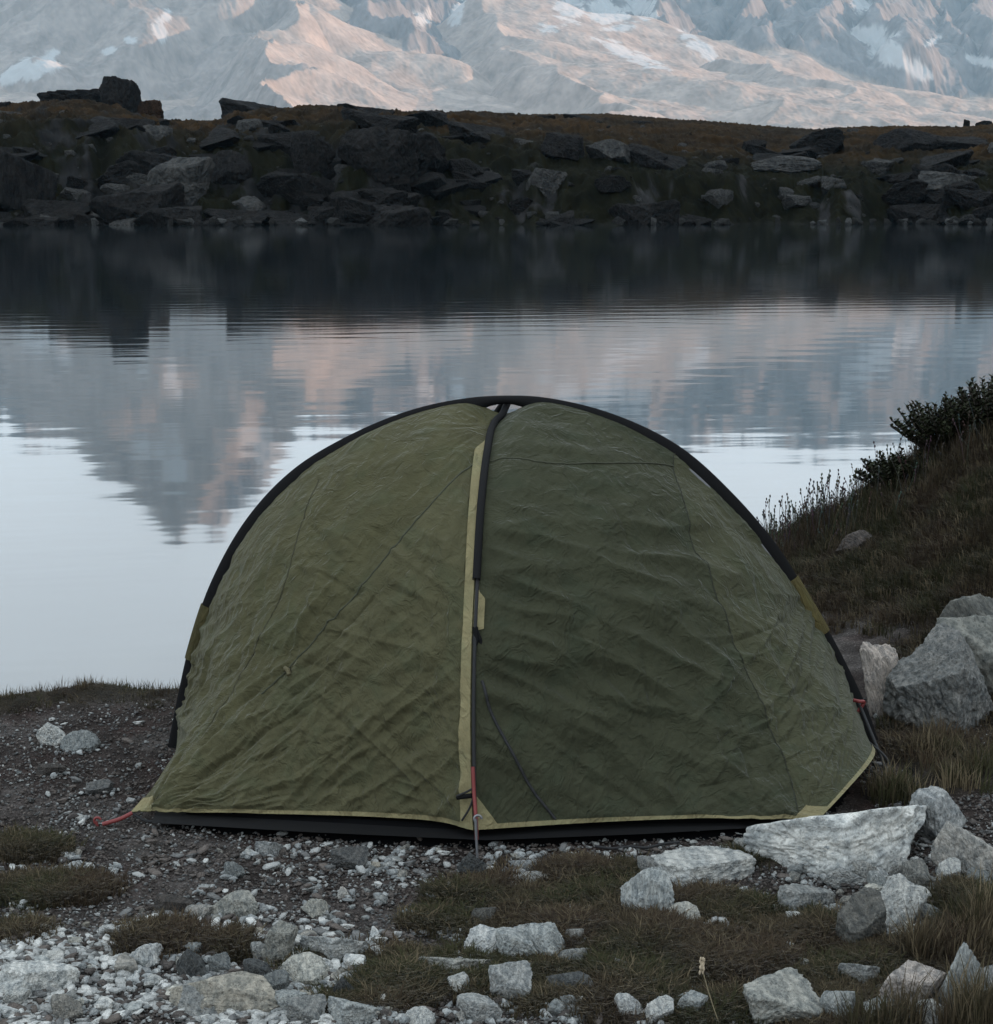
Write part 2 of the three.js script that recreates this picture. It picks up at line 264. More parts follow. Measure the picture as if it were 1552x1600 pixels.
// ---------------------------------------------------------------- rocks
function rockGeo(seed, detail, { box = 0, planes = 11, rough = 0.06, lo = 0.36, hi = 0.86, uvs = 1.2, sharp = 110, asp = [1, 0.8, 0.8] } = {}) {
  const r = mulberry(seed * 977 + 3), pl = [];
  for (let i = 0; i < planes; i++) { const z = r() * 2 - 1, a = r() * 6.283, s = Math.sqrt(1 - z * z); pl.push([s * Math.cos(a), z, s * Math.sin(a), mix(lo, hi, r())]); }
  if (box) for (const [a, b, c] of [[1, 0, 0], [-1, 0, 0], [0, 1, 0], [0, -1, 0], [0, 0, 1], [0, 0, -1]]) { const n = V(a + (r() - 0.5) * 0.4, b + (r() - 0.5) * 0.4, c + (r() - 0.5) * 0.4).normalize(); pl.push([n.x, n.y, n.z, box * mix(0.85, 1.15, r())]); }
  let g = new THREE.IcosahedronGeometry(1, detail); g.deleteAttribute('uv'); g.deleteAttribute('normal'); g = mergeVertices(g, 1e-4);
  const p = g.attributes.position, o = seed * 13.7;
  for (let i = 0; i < p.count; i++) {
    const x = p.getX(i), y = p.getY(i), z = p.getZ(i); let acc = 1;
    for (const [a, b, c, d] of pl) { const q = (x * a + y * b + z * c) / d; if (q > 0) acc += Math.pow(q, sharp); }
    let rad = Math.pow(acc, -1 / sharp);
    rad *= 1 + rough * (n3(x * 1.7 + o, y * 1.7, z * 1.7) + 0.55 * (1 - 2 * Math.abs(n3(x * 4 + o, y * 4, z * 4))) + 0.3 * n3(x * 9 + o, y * 9, z * 9) + 0.18 * n3(x * 20, y * 20 + o, z * 20));
    p.setXYZ(i, x * rad, y * rad, z * rad);
  }
  g.computeBoundingBox(); const b = g.boundingBox, s = b.getSize(V(0, 0, 0));
  g.translate(-(b.min.x + b.max.x) / 2, -b.min.y, -(b.min.z + b.max.z) / 2); g.scale(1 / s.x, 1 / s.y, 1 / s.z);
  g.computeVertexNormals(); g = g.toNonIndexed();
  const q = g.attributes.position, n = g.attributes.normal, uv = new Float32Array(q.count * 2);
  for (let t = 0; t < q.count; t += 3) {
    const nx = Math.abs(n.getX(t) + n.getX(t + 1) + n.getX(t + 2)), ny = Math.abs(n.getY(t) + n.getY(t + 1) + n.getY(t + 2)), nz = Math.abs(n.getZ(t) + n.getZ(t + 1) + n.getZ(t + 2));
    for (let k = t; k < t + 3; k++) { const x = q.getX(k) * asp[0], y = q.getY(k) * asp[1], z = q.getZ(k) * asp[2]; const [u, v] = ny > nx && ny > nz ? [x, z] : nx > nz ? [z, y] : [x, y]; uv[k * 2] = u * uvs + o; uv[k * 2 + 1] = v * uvs; }
  }
  g.setAttribute('uv', new THREE.BufferAttribute(uv, 2)); return mergeVertices(g, 1e-5);
}
const BIG = [], SLAB = [], SMALL = [];
for (let i = 0; i < 8; i++) BIG.push(rockGeo(i + 1, 26, { box: i % 2 ? 0.7 : 0, planes: i % 2 ? 10 : 11, rough: 0.05, asp: [1, 0.65, 0.8] }));
for (let i = 0; i < 5; i++) SLAB.push(rockGeo(i + 21, 26, { planes: 11, rough: 0.045, lo: 0.4, hi: 0.85, uvs: 1.6, asp: [1, 0.35, 0.6] }));
for (let i = 0; i < 8; i++) SMALL.push(rockGeo(i + 41, 7, { planes: 10, rough: 0.05, uvs: 0.4 }));
const rr = mulberry(99), feet = [], tones = new Map();
function tinted(m) { // the same stone a little lighter or darker, warmer or cooler
  if (!tones.has(m)) tones.set(m, [[1, 1, 1], [0.8, 0.79, 0.77], [0.9, 0.87, 0.80], [0.7, 0.72, 0.72], [1.08, 1.07, 1.05]].map((t) => { const c = m.clone(); c.color.multiply(lin(...t)); return c; }));
  return tones.get(m)[Math.floor(rr() * 5)];
}
const underRock = (x, z) => feet.some(([a, b, r, q]) => ((x - a) / r) ** 2 + ((z - b) / q) ** 2 < 1);
// [x, base y, width, height, kind, tone, label, depth ratio, lean, sink]
function rock(name, x, y, w, h, geo, mat, label, opt = {}) {
  if (!opt.group) { h *= 1.25; w *= 1.1; }
  const g = groundAt(x, y), d = -g.z, s = d / FP, sink = opt.sink ?? (opt.group ? 0.2 : 0.32), dep = w * s * (opt.deep ?? 0.8);
  const m = addMesh(name, geo, tinted(mat)); m.position.copy(g); m.position.z -= dep * 0.35; m.position.y = (opt.flat ? g.y : Math.min(g.y, G(g.x, d + dep * 0.35) + 0.01)) - h * s * sink + (opt.up ?? 0);
  m.scale.set(w * s, h * s * (1 + sink) * (opt.tall ?? 1), dep); m.rotation.set(0, opt.turn ?? (rr() - 0.5) * 0.5, opt.lean ?? 0);
  if (w > 16) feet.push([m.position.x, m.position.z, w * s * 0.5, dep * 0.5 + 0.012]);
  return tag(m, label, opt.cat ?? 'rock', opt.group);
}
{
  const B = BIG, S = SLAB, R = ROCK;
  rock('boulder', 1492, 1148, 170, 128, rockGeo(541, 44, { box: 0.62, planes: 9, rough: 0.06, lo: 0.4, hi: 0.8, sharp: 160, uvs: 2.2 }), stoneMat(0.27, 0.27, 0.265), 'large cracked grey boulder at the right edge beside the turf bank', { deep: 0.8, turn: 0.4 });
  rock('boulder', 1405, 1118, 70, 100, B[1], R.pink, 'pinkish upright stone at the left end of the large boulder', { deep: 0.6, turn: 0.2, lean: 0.25 });
  rock('boulder', 1552, 1095, 150, 105, B[2], stoneMat(0.26, 0.265, 0.26), 'grey lichen-flecked boulder cut by the right edge of the photo', { turn: -0.3 });
  rock('boulder', 1552, 1025, 130, 80, S[1], stoneMat(0.25, 0.24, 0.22), 'sloping warm grey rock on top of the boulder pile', { lean: 0.45, deep: 0.6 });
  rock('slab', 1345, 1372, 300, 92, S[0], R.pale, 'long pale slab rising to the right, by the front right tent corner', { deep: 0.55, lean: 0.2, turn: 0.1, sink: 0.25 });
  rock('boulder', 1472, 1318, 85, 70, B[3], R.grey, 'dark grey block at the upper end of the long pale slab', { turn: 0.6 });
  rock('boulder', 1535, 1372, 100, 80, B[4], R.warm, 'brown-grey rock at the right edge behind the stone cluster', { turn: -0.4, lean: 0.3 });
  rock('slab', 1105, 1392, 170, 40, S[2], R.pale, 'flat pale slab lying in the turf in front of the tent', { deep: 0.75, lean: 0.06, turn: 0.1, sink: 0.3 });
  rock('slab', 1015, 1432, 84, 62, S[3], R.pale, 'thick broken front end of the flat pale slab', { deep: 0.8, turn: -0.2 });
  rock('stone', 1018, 1382, 44, 34, B[5], R.grey, 'small grey block sitting at the left of the flat pale slab', { sink: 0.05 });
  rock('stone', 1165, 1335, 36, 20, B[6], R.pale, 'small white stone under the front right hem of the tent');
  rock('stone', 1136, 1341, 26, 12, B[2], R.pale, 'tiny flat stone left of the white stone under the hem');
  rock('stone', 1070, 1448, 54, 26, S[4], R.pale, 'low pale block alone in the turf below the flat slab');
  rock('boulder', 1365, 1484, 88, 72, B[7], R.dark, 'pointed boulder with a dark front face in the right foreground', { turn: 0.3, lean: 0.25, deep: 0.7 });
  rock('slab', 1392, 1452, 78, 62, B[1], R.pale, 'pale slab leaning on the dark pointed boulder', { turn: -0.3, lean: -0.3 });
  rock('stone', 1420, 1478, 56, 26, S[1], R.pale, 'low pale stone right of the dark pointed boulder');
  rock('slab', 1262, 1428, 96, 34, S[2], R.grey, 'flat grey rock left of the pale stone cluster', { deep: 0.6 });
  rock('stone', 1318, 1388, 66, 28, B[4], R.grey, 'wedge-shaped stone just below the long pale slab');
  rock('stone', 1352, 1382, 40, 32, B[5], R.pale, 'white stone right of the wedge-shaped stone', {});
  rock('stone', 1335, 1425, 40, 20, B[6], R.warm, 'small buff stone between flat grey rock and the cluster');
  rock('stone', 1375, 1400, 34, 30, B[3], R.pale, 'pale stone at the left of the stone cluster');
  rock('stone', 1405, 1382, 36, 36, B[0], R.pale, 'rounded pale stone at the back of the stone cluster', {});
  rock('stone', 1432, 1392, 44, 38, B[2], R.warm, 'square buff stone in the middle of the stone cluster');
  rock('stone', 1428, 1420, 62, 26, S[3], R.pale, 'flat pale stone at the front of the stone cluster');
  rock('stone', 1485, 1386, 38, 34, B[7], R.pale, 'pale stone at the right end of the cluster, in grass');
  rock('stone', 1450, 1440, 40, 24, B[5], R.pale, 'pale stone below the cluster beside the tall grass');
  rock('stone', 1530, 1395, 40, 26, B[1], R.grey, 'grey stone beside the brown-grey rock at the right edge');
  rock('boulder', 1222, 1612, 128, 58, B[2], R.grey, 'big rounded grey boulder at the bottom edge, right of centre', { turn: 0.2, deep: 0.8 });
  rock('stone', 1312, 1600, 56, 46, B[6], R.pale, 'pale stone right of the big rounded boulder');
  rock('boulder', 1425, 1592, 112, 72, B[0], R.pink, 'rounded pinkish boulder near the bottom right corner', { deep: 0.7 });
  rock('boulder', 1498, 1588, 80, 104, B[4], R.pale, 'tall pale boulder near the bottom right corner', { deep: 0.7, turn: 0.4 });
  rock('stone', 1548, 1580, 40, 60, B[2], R.grey, 'grey stone cut by the right edge near the bottom corner');
  rock('slab', 1352, 1548, 70, 32, S[0], R.grey, 'flat grey stone behind the pinkish boulder');
  rock('stone', 1455, 1615, 60, 40, S[4], R.pale, 'pale stone under the pinkish boulder at the bottom edge');
  rock('stone', 1375, 1606, 54, 36, B[7], R.pale, 'pale stone left of the pinkish boulder at the bottom edge');
  rock('slab', 835, 1474, 72, 16, S[2], R.pale, 'thin flat pale stone at the back of the centre cluster');
  rock('stone', 810, 1508, 74, 42, B[5], R.pale, 'low grey-white rock at the left of the centre cluster');
  rock('stone', 862, 1502, 58, 44, B[1], R.pale, 'slanted pale rock in the middle of the centre cluster', { lean: 0.4 });
  rock('stone', 898, 1478, 30, 22, B[6], R.pale, 'small pale stone at the right of the centre cluster');
  rock('stone', 895, 1511, 64, 22, S[1], R.grey, 'low flat stone at the front of the centre cluster');
  rock('boulder', 800, 1572, 66, 54, B[2], R.grey, 'blocky grey rock below the centre cluster');
  rock('slab', 892, 1556, 80, 28, S[3], R.dark, 'dark flat stone right of the blocky rock', { lean: -0.12 });
  rock('stone', 978, 1522, 30, 24, B[4], R.grey, 'small pointed stone alone in the turf, lower centre', { lean: 0.4 });
  rock('stone', 1082, 1590, 52, 34, B[0], R.pale, 'white stone left of the big rounded boulder');
  rock('stone', 1032, 1604, 48, 34, B[7], R.pale, 'pale stone at the bottom edge below the seed stalk');
  rock('stone', 984, 1596, 44, 32, B[3], R.pale, 'squarish pale stone at the bottom edge right of centre');
  rock('stone', 735, 1376, 44, 38, B[4], R.dark, 'dark stone next to the front tent peg', { sink: 0.1 });
  rock('stone', 758, 1498, 66, 30, B[1], R.pale, 'pale angular stone left of the centre cluster');
  rock('slab', 712, 1532, 118, 28, S[0], R.grey, 'long flat grey stone in the turf left of the centre cluster', { deep: 0.5 });
  rock('stone', 757, 1452, 40, 28, B[6], R.dark, 'dark grey stone above the centre cluster');
  rock('slab', 828, 1386, 64, 14, S[3], R.pale, 'flat pale stone on the soil right of the front peg');
  rock('slab', 820, 1362, 56, 12, S[1], R.grey, 'flat grey stone in front of the right tent panel');
  // left
  rock('boulder', 82, 1166, 48, 32, B[4], R.pale, 'white rock on the bare bank at the left');
  rock('stone', 122, 1177, 60, 24, S[4], R.grey, 'low grey rock beside the white rock on the bank');
  rock('stone', 78, 1214, 44, 14, S[2], R.brown, 'flat brownish stone below the white rock on the bank');
  rock('stone', 152, 1244, 40, 18, B[7], R.dark, 'dark stone on the bank left of the tent');
  rock('stone', 420, 1340, 44, 22, S[0], R.grey, 'flat grey stone in front of the left hem of the tent');
  rock('stone', 366, 1374, 32, 20, B[3], R.grey, 'grey stone left of the flat stone before the tent');
  rock('stone', 315, 1398, 26, 12, B[0], R.pale, 'small white oval stone on the dark soil, left');
  rock('stone', 548, 1362, 56, 26, B[2], R.dark, 'dark brown-grey rock before the middle of the left hem');
  rock('stone', 490, 1440, 44, 28, S[1], R.pale, 'pale faceted stone on the slope left of centre');
  rock('slab', 372, 1440, 80, 36, S[3], R.grey, 'sloping grey rock in the middle of the left foreground', { lean: 0.2 });
  rock('stone', 310, 1442, 46, 20, B[6], R.warm, 'buff flat stone left of the sloping grey rock');
  rock('stone', 270, 1436, 60, 26, S[2], R.brown, 'brown rock at the left of the sloping grey rock');
  rock('boulder', 437, 1508, 56, 58, B[0], R.grey, 'upright rounded grey block in the left foreground', { deep: 0.8, sink: 0.12 });
  rock('slab', 522, 1508, 110, 38, S[0], R.grey, 'long flat grey rock right of the upright block', { deep: 0.55 });
  rock('boulder', 302, 1536, 50, 46, B[4], R.dark, 'dark angular block among the gravel at left', { deep: 0.9 });
  rock('stone', 226, 1518, 62, 34, S[1], R.pale, 'pale low rock left of the dark angular block');
  rock('slab', 476, 1542, 80, 36, S[4], R.pale, 'flat pale rock in front of the upright block', { lean: 0.15 });
  rock('stone', 342, 1528, 36, 28, B[2], R.grey, 'grey stone right of the dark angular block');
  rock('stone', 402, 1540, 50, 30, B[5], R.dark, 'dark rounded stone below the upright block');
  rock('stone', 430, 1558, 40, 32, B[7], R.grey, 'grey angular stone between dark rounded stone and flat slab');
  rock('stone', 408, 1508, 34, 26, B[3], R.grey, 'grey stone leaning at the left foot of the upright block');
  rock('slab', 56, 1560, 122, 42, S[2], R.pale, 'broad pale slab at the left edge of the gravel', { deep: 0.6 });
  rock('slab', 352, 1588, 180, 50, S[3], R.warm, 'large flat buff slab at the bottom, left of centre', { deep: 0.6, sink: 0.4 });
  rock('stone', 318, 1598, 90, 44, B[1], R.grey, 'grey rock in front of the large flat buff slab');
  rock('stone', 452, 1582, 56, 26, B[6], R.pale, 'pale stone right of the large flat buff slab');
  rock('stone', 536, 1570, 40, 38, B[4], R.dark, 'dark grey stone at the edge of the turf, lower left of centre');
  rock('stone', 480, 1604, 60, 34, B[2], R.grey, 'grey stone at the bottom edge, left of centre');
  rock('stone', 548, 1612, 90, 40, S[0], R.pale, 'broad pale stone at the bottom edge near centre');
  rock('stone', 24, 1580, 44, 30, B[0], R.pale, 'pale stone in the bottom left corner');
  rock('stone', 102, 1596, 50, 32, B[3], R.warm, 'buff stone near the bottom left corner');
  rock('stone', 750, 1602, 70, 34, B[5], R.grey, 'grey stone at the bottom edge below the blocky rock');
  rock('stone', 655, 1610, 50, 26, S[4], R.pale, 'pale stone at the bottom edge in the turf');
  rock('stone', 1345, 868, 60, 30, S[1], R.brown, 'weathered rock half buried in the turf mound by the skyline', { lean: 0.5, deep: 0.5, sink: 0.0 });
}
{ // small stones, clones
  const protos = ['pale', 'grey', 'dark', 'warm'].map((k) => ROCK[k]);
  const place = (n, x0, x1, y0, y1, w0, w1, label, group, tones) => {
    for (let i = 0, g = 0; i < n && g < 4000; g++) {
      const x = mix(x0, x1, rr()), y = mix(y0, y1, rr()), p = groundAt(x, y); if (cover(p.x, -p.z) > 0.45 && y < 1540 && rr() < 0.85) continue;
      const w = mix(w0, w1, Math.pow(rr(), 2.2)); rock('small_stone', x, y, w, w * mix(0.35, 0.75, rr()), SMALL[Math.floor(rr() * 8)], protos[tones[Math.floor(rr() * tones.length)]], label, { group, cat: 'stone', turn: rr() * 6.3, deep: mix(0.7, 1, rr()), sink: 0.25 }); i++;
    }
  };
  place(150, 5, 620, 1470, 1600, 12, 44, 'small stone in the pale gravel along the bottom left', 'small stones in the bottom left gravel', [0, 0, 0, 1, 3]);
  place(80, 5, 720, 1330, 1480, 9, 28, 'small stone scattered on the dark soil before the tent', 'small stones on the dark soil', [0, 1, 1, 3]);
  place(16, 5, 280, 1120, 1290, 7, 18, 'small stone on the bare bank at the left', 'small stones on the bank', [1, 1, 2, 2]);
  place(46, 600, 1250, 1555, 1604, 14, 46, 'small pale stone along the bottom edge of the turf', 'small stones along the bottom edge', [0, 0, 1, 3]);
  place(20, 760, 1180, 1320, 1400, 9, 22, 'small stone on the soil in front of the right tent panel', 'small stones before the right panel', [0, 1, 1]);
  place(80, 1230, 1550, 1350, 1600, 12, 44, 'small stone among the rocks at the lower right', 'small stones at the lower right', [0, 0, 1, 3]);
}
{ // gravel nobody could count
  const g1 = rockGeo(71, 2, { planes: 8, rough: 0.05, uvs: 0.2 }), tones = [['pale', 2800], ['grey', 3000], ['dark', 1700], ['brown', 2200]], m4 = new THREE.Matrix4(), q = new THREE.Quaternion(), e = new THREE.Euler();
  tones.forEach(([tone, n], k) => {
    const im = new THREE.InstancedMesh(g1, ROCK[tone], n); im.name = numbered('gravel'); let i = 0, guard = 0;
    while (i < n && guard++ < 200000) {
      const px = mix(-60, 1610, rr()), py = 1095 + 520 * Math.pow(rr(), 0.75); 
      const p = PH(px, py, 0), c = cover(p.x, -p.z); if (Math.abs(p.x - 0.04) < 1.06 && p.z < -4.86 && p.z > -6.2 || -p.z > edgeDepth(p.x) - 0.1) continue; if (c > 0.35 && rr() < 0.93) continue; if (p.x > 2.2) continue;
      const left = sm(1440, 1530, py) * sm(640, 500, px); if (rr() > mix(tone === 'pale' ? 0.02 : tone === 'grey' ? 0.07 : 0.13, 1, left) * (py < 1300 ? 0.4 : 1) * sm(-0.35, 0.25, fbm(p.x * 2.6, -p.z * 2.6, 3))) continue;
      const s = mix(0.004, 0.030, Math.pow(rr(), 3.4)); e.set((rr() - 0.5) * 0.7, rr() * 6.3, (rr() - 0.5) * 0.7); q.setFromEuler(e);
      m4.compose(V(p.x, G(p.x, -p.z) - s * 0.12 + 0.004, p.z), q, V(s * mix(0.9, 1.7, rr()), s * mix(0.3, 0.8, rr()), s)); im.setMatrixAt(i++, m4);
    }
    im.count = i; im.castShadow = im.receiveShadow = true; scene.add(im);
    tag(im, ['pale', 'mid grey', 'dark grey', 'brown'][k] + ' gravel and stone chips strewn over the bank', 'gravel', null, 'stuff');
  });
}
{ // broken fragments lying round the feet of the larger stones
  const g3 = rockGeo(75, 2, { planes: 8, rough: 0.05, uvs: 0.2 }), m4 = new THREE.Matrix4(), q = new THREE.Quaternion(), e = new THREE.Euler();
  ['pale', 'grey', 'brown'].forEach((tone, k) => {
    const list = []; for (const [a, b, r1, r2] of feet) for (let i = 0; i < [5, 6, 6][k]; i++) { const t = rr() * 6.283, f = 0.98 + 0.7 * rr() * rr(), x = a + Math.cos(t) * r1 * f, z = b + Math.sin(t) * r2 * f; if (Math.abs(x - 0.04) < 1.08 && z < -4.8 && z > -6.2) continue; list.push([x, z]); }
    const im = new THREE.InstancedMesh(g3, ROCK[tone], list.length); im.name = numbered('fragments');
    list.forEach(([x, z], i) => { const s = mix(0.006, 0.024, Math.pow(rr(), 1.8)); e.set((rr() - 0.5) * 0.9, rr() * 6.3, (rr() - 0.5) * 0.9); q.setFromEuler(e); m4.compose(V(x, G(x, -z) + 0.004 - s * 0.1, z), q, V(s * mix(0.9, 1.8, rr()), s * mix(0.35, 0.9, rr()), s)); im.setMatrixAt(i, m4); });
    im.castShadow = im.receiveShadow = true; scene.add(im); tag(im, tone + ' rock fragments round the feet of the larger stones', 'gravel', null, 'stuff');
  });
}
{ // fine chips pressed into the soil
  const g2 = rockGeo(73, 1, { planes: 7, rough: 0.05, uvs: 0.1 }), m4 = new THREE.Matrix4(), q = new THREE.Quaternion(), e = new THREE.Euler();
  [['brown', 24000], ['dark', 9000], ['grey', 4200]].forEach(([tone, n]) => {
    const im = new THREE.InstancedMesh(g2, ROCK[tone], n); im.name = numbered('fine_chips'); let i = 0, guard = 0;
    while (i < n && guard++ < 300000) {
      const px = mix(-60, 1610, rr()), py = 1090 + 530 * rr(); 
      let p = PH(px, py, 0); if (p.x > 1 && p.z < -4.9) p = groundAt(px, py); if (Math.abs(p.x - 0.04) < 1.06 && p.z < -4.86 && p.z > -6.2 || -p.z > edgeDepth(p.x) - 0.1) continue; if (p.x > 2.2) continue; if (cover(p.x, -p.z) > 0.4 && rr() < 0.9) continue;
      if (tone === 'grey' && rr() > sm(-0.2, 0.4, fbm(p.x * 2 + 4, -p.z * 2, 3))) continue;
      const s = mix(0.003, 0.011, Math.pow(rr(), 2)); e.set((rr() - 0.5) * 0.8, rr() * 6.3, (rr() - 0.5) * 0.8); q.setFromEuler(e);
      m4.compose(V(p.x, G(p.x, -p.z) + 0.004 - s * 0.1, p.z), q, V(s * mix(0.9, 1.8, rr()), s * mix(0.3, 0.9, rr()), s)); im.setMatrixAt(i++, m4);
    }
    im.count = i; im.castShadow = im.receiveShadow = true; scene.add(im); tag(im, 'fine ' + tone + ' chips and grit lying on the soil', 'gravel', null, 'stuff');
  });
}
{ // outcrops and boulders of the far ridge
  const hit = (x, y) => { const r = dirOf(x, y); let d = 192; for (; d < 345; d += 0.25) if (EYE + r.y / -r.z * d <= shoreH(x, d)) break; return d; };
  const far = (name, x, y, w, h, dd, geo, mat, label, opt = {}) => {
    const d = opt.at ?? Math.min(dd, 320) - 0 > 305 ? dd - 4 : hit(x, y - h * 0.15); const s = d / FP, b = P(x, y, d), m = addMesh(name, geo, mat); m.position.copy(b); m.position.z -= 0.25 * w * s * (opt.deep ?? 0.8); m.position.y -= h * s * 0.2; m.scale.set(w * s, h * s * 1.3, w * s * (opt.deep ?? 0.8)); m.rotation.set(0, opt.turn ?? 0, opt.lean ?? 0); return tag(m, label, opt.cat ?? 'rock outcrop', opt.group);
  };
  const B = BIG, S = SLAB, F = FARROCK;
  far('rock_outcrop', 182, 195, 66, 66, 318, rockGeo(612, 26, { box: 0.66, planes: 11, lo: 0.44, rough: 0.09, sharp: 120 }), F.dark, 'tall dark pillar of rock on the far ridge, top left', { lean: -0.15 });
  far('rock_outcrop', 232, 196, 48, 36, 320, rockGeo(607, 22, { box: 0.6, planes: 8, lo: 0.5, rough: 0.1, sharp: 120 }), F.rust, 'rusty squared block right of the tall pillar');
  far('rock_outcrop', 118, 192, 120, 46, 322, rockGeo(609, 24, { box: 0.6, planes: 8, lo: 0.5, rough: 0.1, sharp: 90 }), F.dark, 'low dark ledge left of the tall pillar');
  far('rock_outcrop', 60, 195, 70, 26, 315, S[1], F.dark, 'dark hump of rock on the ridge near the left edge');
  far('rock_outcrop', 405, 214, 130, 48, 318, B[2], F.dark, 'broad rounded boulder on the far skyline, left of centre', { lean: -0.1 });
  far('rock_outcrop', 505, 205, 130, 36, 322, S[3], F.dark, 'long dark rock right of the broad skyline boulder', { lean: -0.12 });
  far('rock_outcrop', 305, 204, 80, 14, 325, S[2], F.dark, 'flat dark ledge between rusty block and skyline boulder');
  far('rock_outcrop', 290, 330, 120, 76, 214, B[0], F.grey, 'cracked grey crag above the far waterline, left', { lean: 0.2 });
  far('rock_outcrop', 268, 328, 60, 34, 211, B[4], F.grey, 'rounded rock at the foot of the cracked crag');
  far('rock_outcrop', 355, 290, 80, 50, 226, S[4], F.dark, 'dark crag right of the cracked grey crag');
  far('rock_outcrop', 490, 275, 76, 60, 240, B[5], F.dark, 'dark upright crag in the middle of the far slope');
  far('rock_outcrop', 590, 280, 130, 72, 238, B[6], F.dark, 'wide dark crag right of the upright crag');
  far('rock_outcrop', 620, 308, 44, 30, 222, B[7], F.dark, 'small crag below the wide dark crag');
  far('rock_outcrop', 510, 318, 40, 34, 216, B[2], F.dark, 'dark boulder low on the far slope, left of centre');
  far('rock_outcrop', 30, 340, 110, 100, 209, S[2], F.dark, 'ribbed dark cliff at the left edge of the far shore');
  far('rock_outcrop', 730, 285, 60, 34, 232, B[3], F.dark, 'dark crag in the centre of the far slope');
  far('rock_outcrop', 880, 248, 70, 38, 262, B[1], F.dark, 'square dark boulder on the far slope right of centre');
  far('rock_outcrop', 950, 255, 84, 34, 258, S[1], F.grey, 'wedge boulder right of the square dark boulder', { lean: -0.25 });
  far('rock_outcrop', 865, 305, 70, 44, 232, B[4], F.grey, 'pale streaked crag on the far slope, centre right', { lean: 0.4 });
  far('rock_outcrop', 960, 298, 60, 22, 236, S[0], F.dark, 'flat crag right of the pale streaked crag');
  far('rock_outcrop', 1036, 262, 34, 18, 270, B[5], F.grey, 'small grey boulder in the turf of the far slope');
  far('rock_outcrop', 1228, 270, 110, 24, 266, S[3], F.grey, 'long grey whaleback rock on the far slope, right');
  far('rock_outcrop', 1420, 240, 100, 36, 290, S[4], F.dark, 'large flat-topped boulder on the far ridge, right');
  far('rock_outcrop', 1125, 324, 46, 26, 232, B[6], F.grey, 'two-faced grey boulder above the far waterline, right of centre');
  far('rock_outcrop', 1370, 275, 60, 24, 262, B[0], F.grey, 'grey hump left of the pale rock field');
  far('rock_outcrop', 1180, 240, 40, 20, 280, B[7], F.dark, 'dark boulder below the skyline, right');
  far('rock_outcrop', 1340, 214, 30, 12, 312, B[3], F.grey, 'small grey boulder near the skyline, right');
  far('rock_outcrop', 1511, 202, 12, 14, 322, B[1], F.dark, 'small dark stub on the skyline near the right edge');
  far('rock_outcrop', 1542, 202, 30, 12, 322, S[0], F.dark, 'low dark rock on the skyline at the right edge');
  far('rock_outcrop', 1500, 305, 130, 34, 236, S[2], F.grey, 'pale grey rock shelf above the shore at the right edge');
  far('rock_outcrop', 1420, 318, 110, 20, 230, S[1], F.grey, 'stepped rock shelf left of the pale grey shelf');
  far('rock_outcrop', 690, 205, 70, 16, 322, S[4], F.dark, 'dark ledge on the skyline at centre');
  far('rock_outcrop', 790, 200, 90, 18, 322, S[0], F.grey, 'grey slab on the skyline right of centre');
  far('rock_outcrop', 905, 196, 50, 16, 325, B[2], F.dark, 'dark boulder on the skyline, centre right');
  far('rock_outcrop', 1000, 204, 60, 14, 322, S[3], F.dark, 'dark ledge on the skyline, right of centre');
  { // broken rock that breaks through the turf of the ridge
    const m4 = new THREE.Matrix4(), q = new THREE.Quaternion(), e = new THREE.Euler(), r = mulberry(61);
    [[190, F.dark, 0.2, 10], [70, F.grey, 0.3, 6], [420, F.dark, -1, 1.2], [260, F.grey, -0.1, 1.5]].forEach(([n, mat, thr, big], k) => {
      const im = new THREE.InstancedMesh([BIG[2], BIG[6], SMALL[3], SMALL[5]][k], mat, n); im.name = numbered('crag_field'); let i = 0, g = 0;
      while (i < n && g++ < 90000) {
        const px = mix(-80, 1640, r()), s = shoreD(px), c = crestD(px), t = Math.pow(r(), 1.5) * 0.8, d = s + t * (c - s), X = (px - 776) / FP * d / 1.0145, right = sm(620, 1050, px);
        const qn = fbm(X * 0.045 + k, d * 0.035 + 3, 3) + (1 - right) * 0.34 * sm(0.4, 0.1, t) - 0.12 * sm(0.25, 0.6, t); if (qn < thr) continue;
        const sz = big * mix(0.22, 1, r() * r()); e.set((r() - 0.5) * 0.4, r() * 6.3, (r() - 0.5) * 0.4); q.setFromEuler(e); const fy = sz * mix(0.5, 0.85, r());
        m4.compose(V(X, shoreH(px, d) - fy * 0.52, -d - sz * 0.2), q, V(sz * mix(0.8, 1.6, r()), fy, sz)); im.setMatrixAt(i++, m4);
      }
      im.count = i; im.castShadow = im.receiveShadow = true; scene.add(im); tag(im, ['dark crags', 'grey crags', 'small dark stones', 'small grey stones'][k] + ' breaking through the turf of the far ridge', 'rock', null, 'stuff');
    });
  }
  for (let i = 0; i < 46; i++) { // stones at the far waterline
    const x = i < 26 ? [148, 262, 285, 293, 318, 330, 345, 368, 372, 385, 400, 420, 470, 520, 640, 660, 700, 740, 780, 842, 960, 1020, 1060, 1090, 1120, 1130][i] + rr() * 6 : 1200 + rr() * 350;
    far('shore_stone', x, 352 - rr() * 3, 10 + 24 * rr() * rr(), 5 + 6 * rr(), shoreD(x) + 0.3, BIG[i % 8], [F.pale, F.grey, F.grey][i % 3], 'grey stone at the far waterline', { group: 'stones along the far waterline', cat: 'stone', turn: rr() * 6, at: shoreD(x) + 0.6 });
  }
}

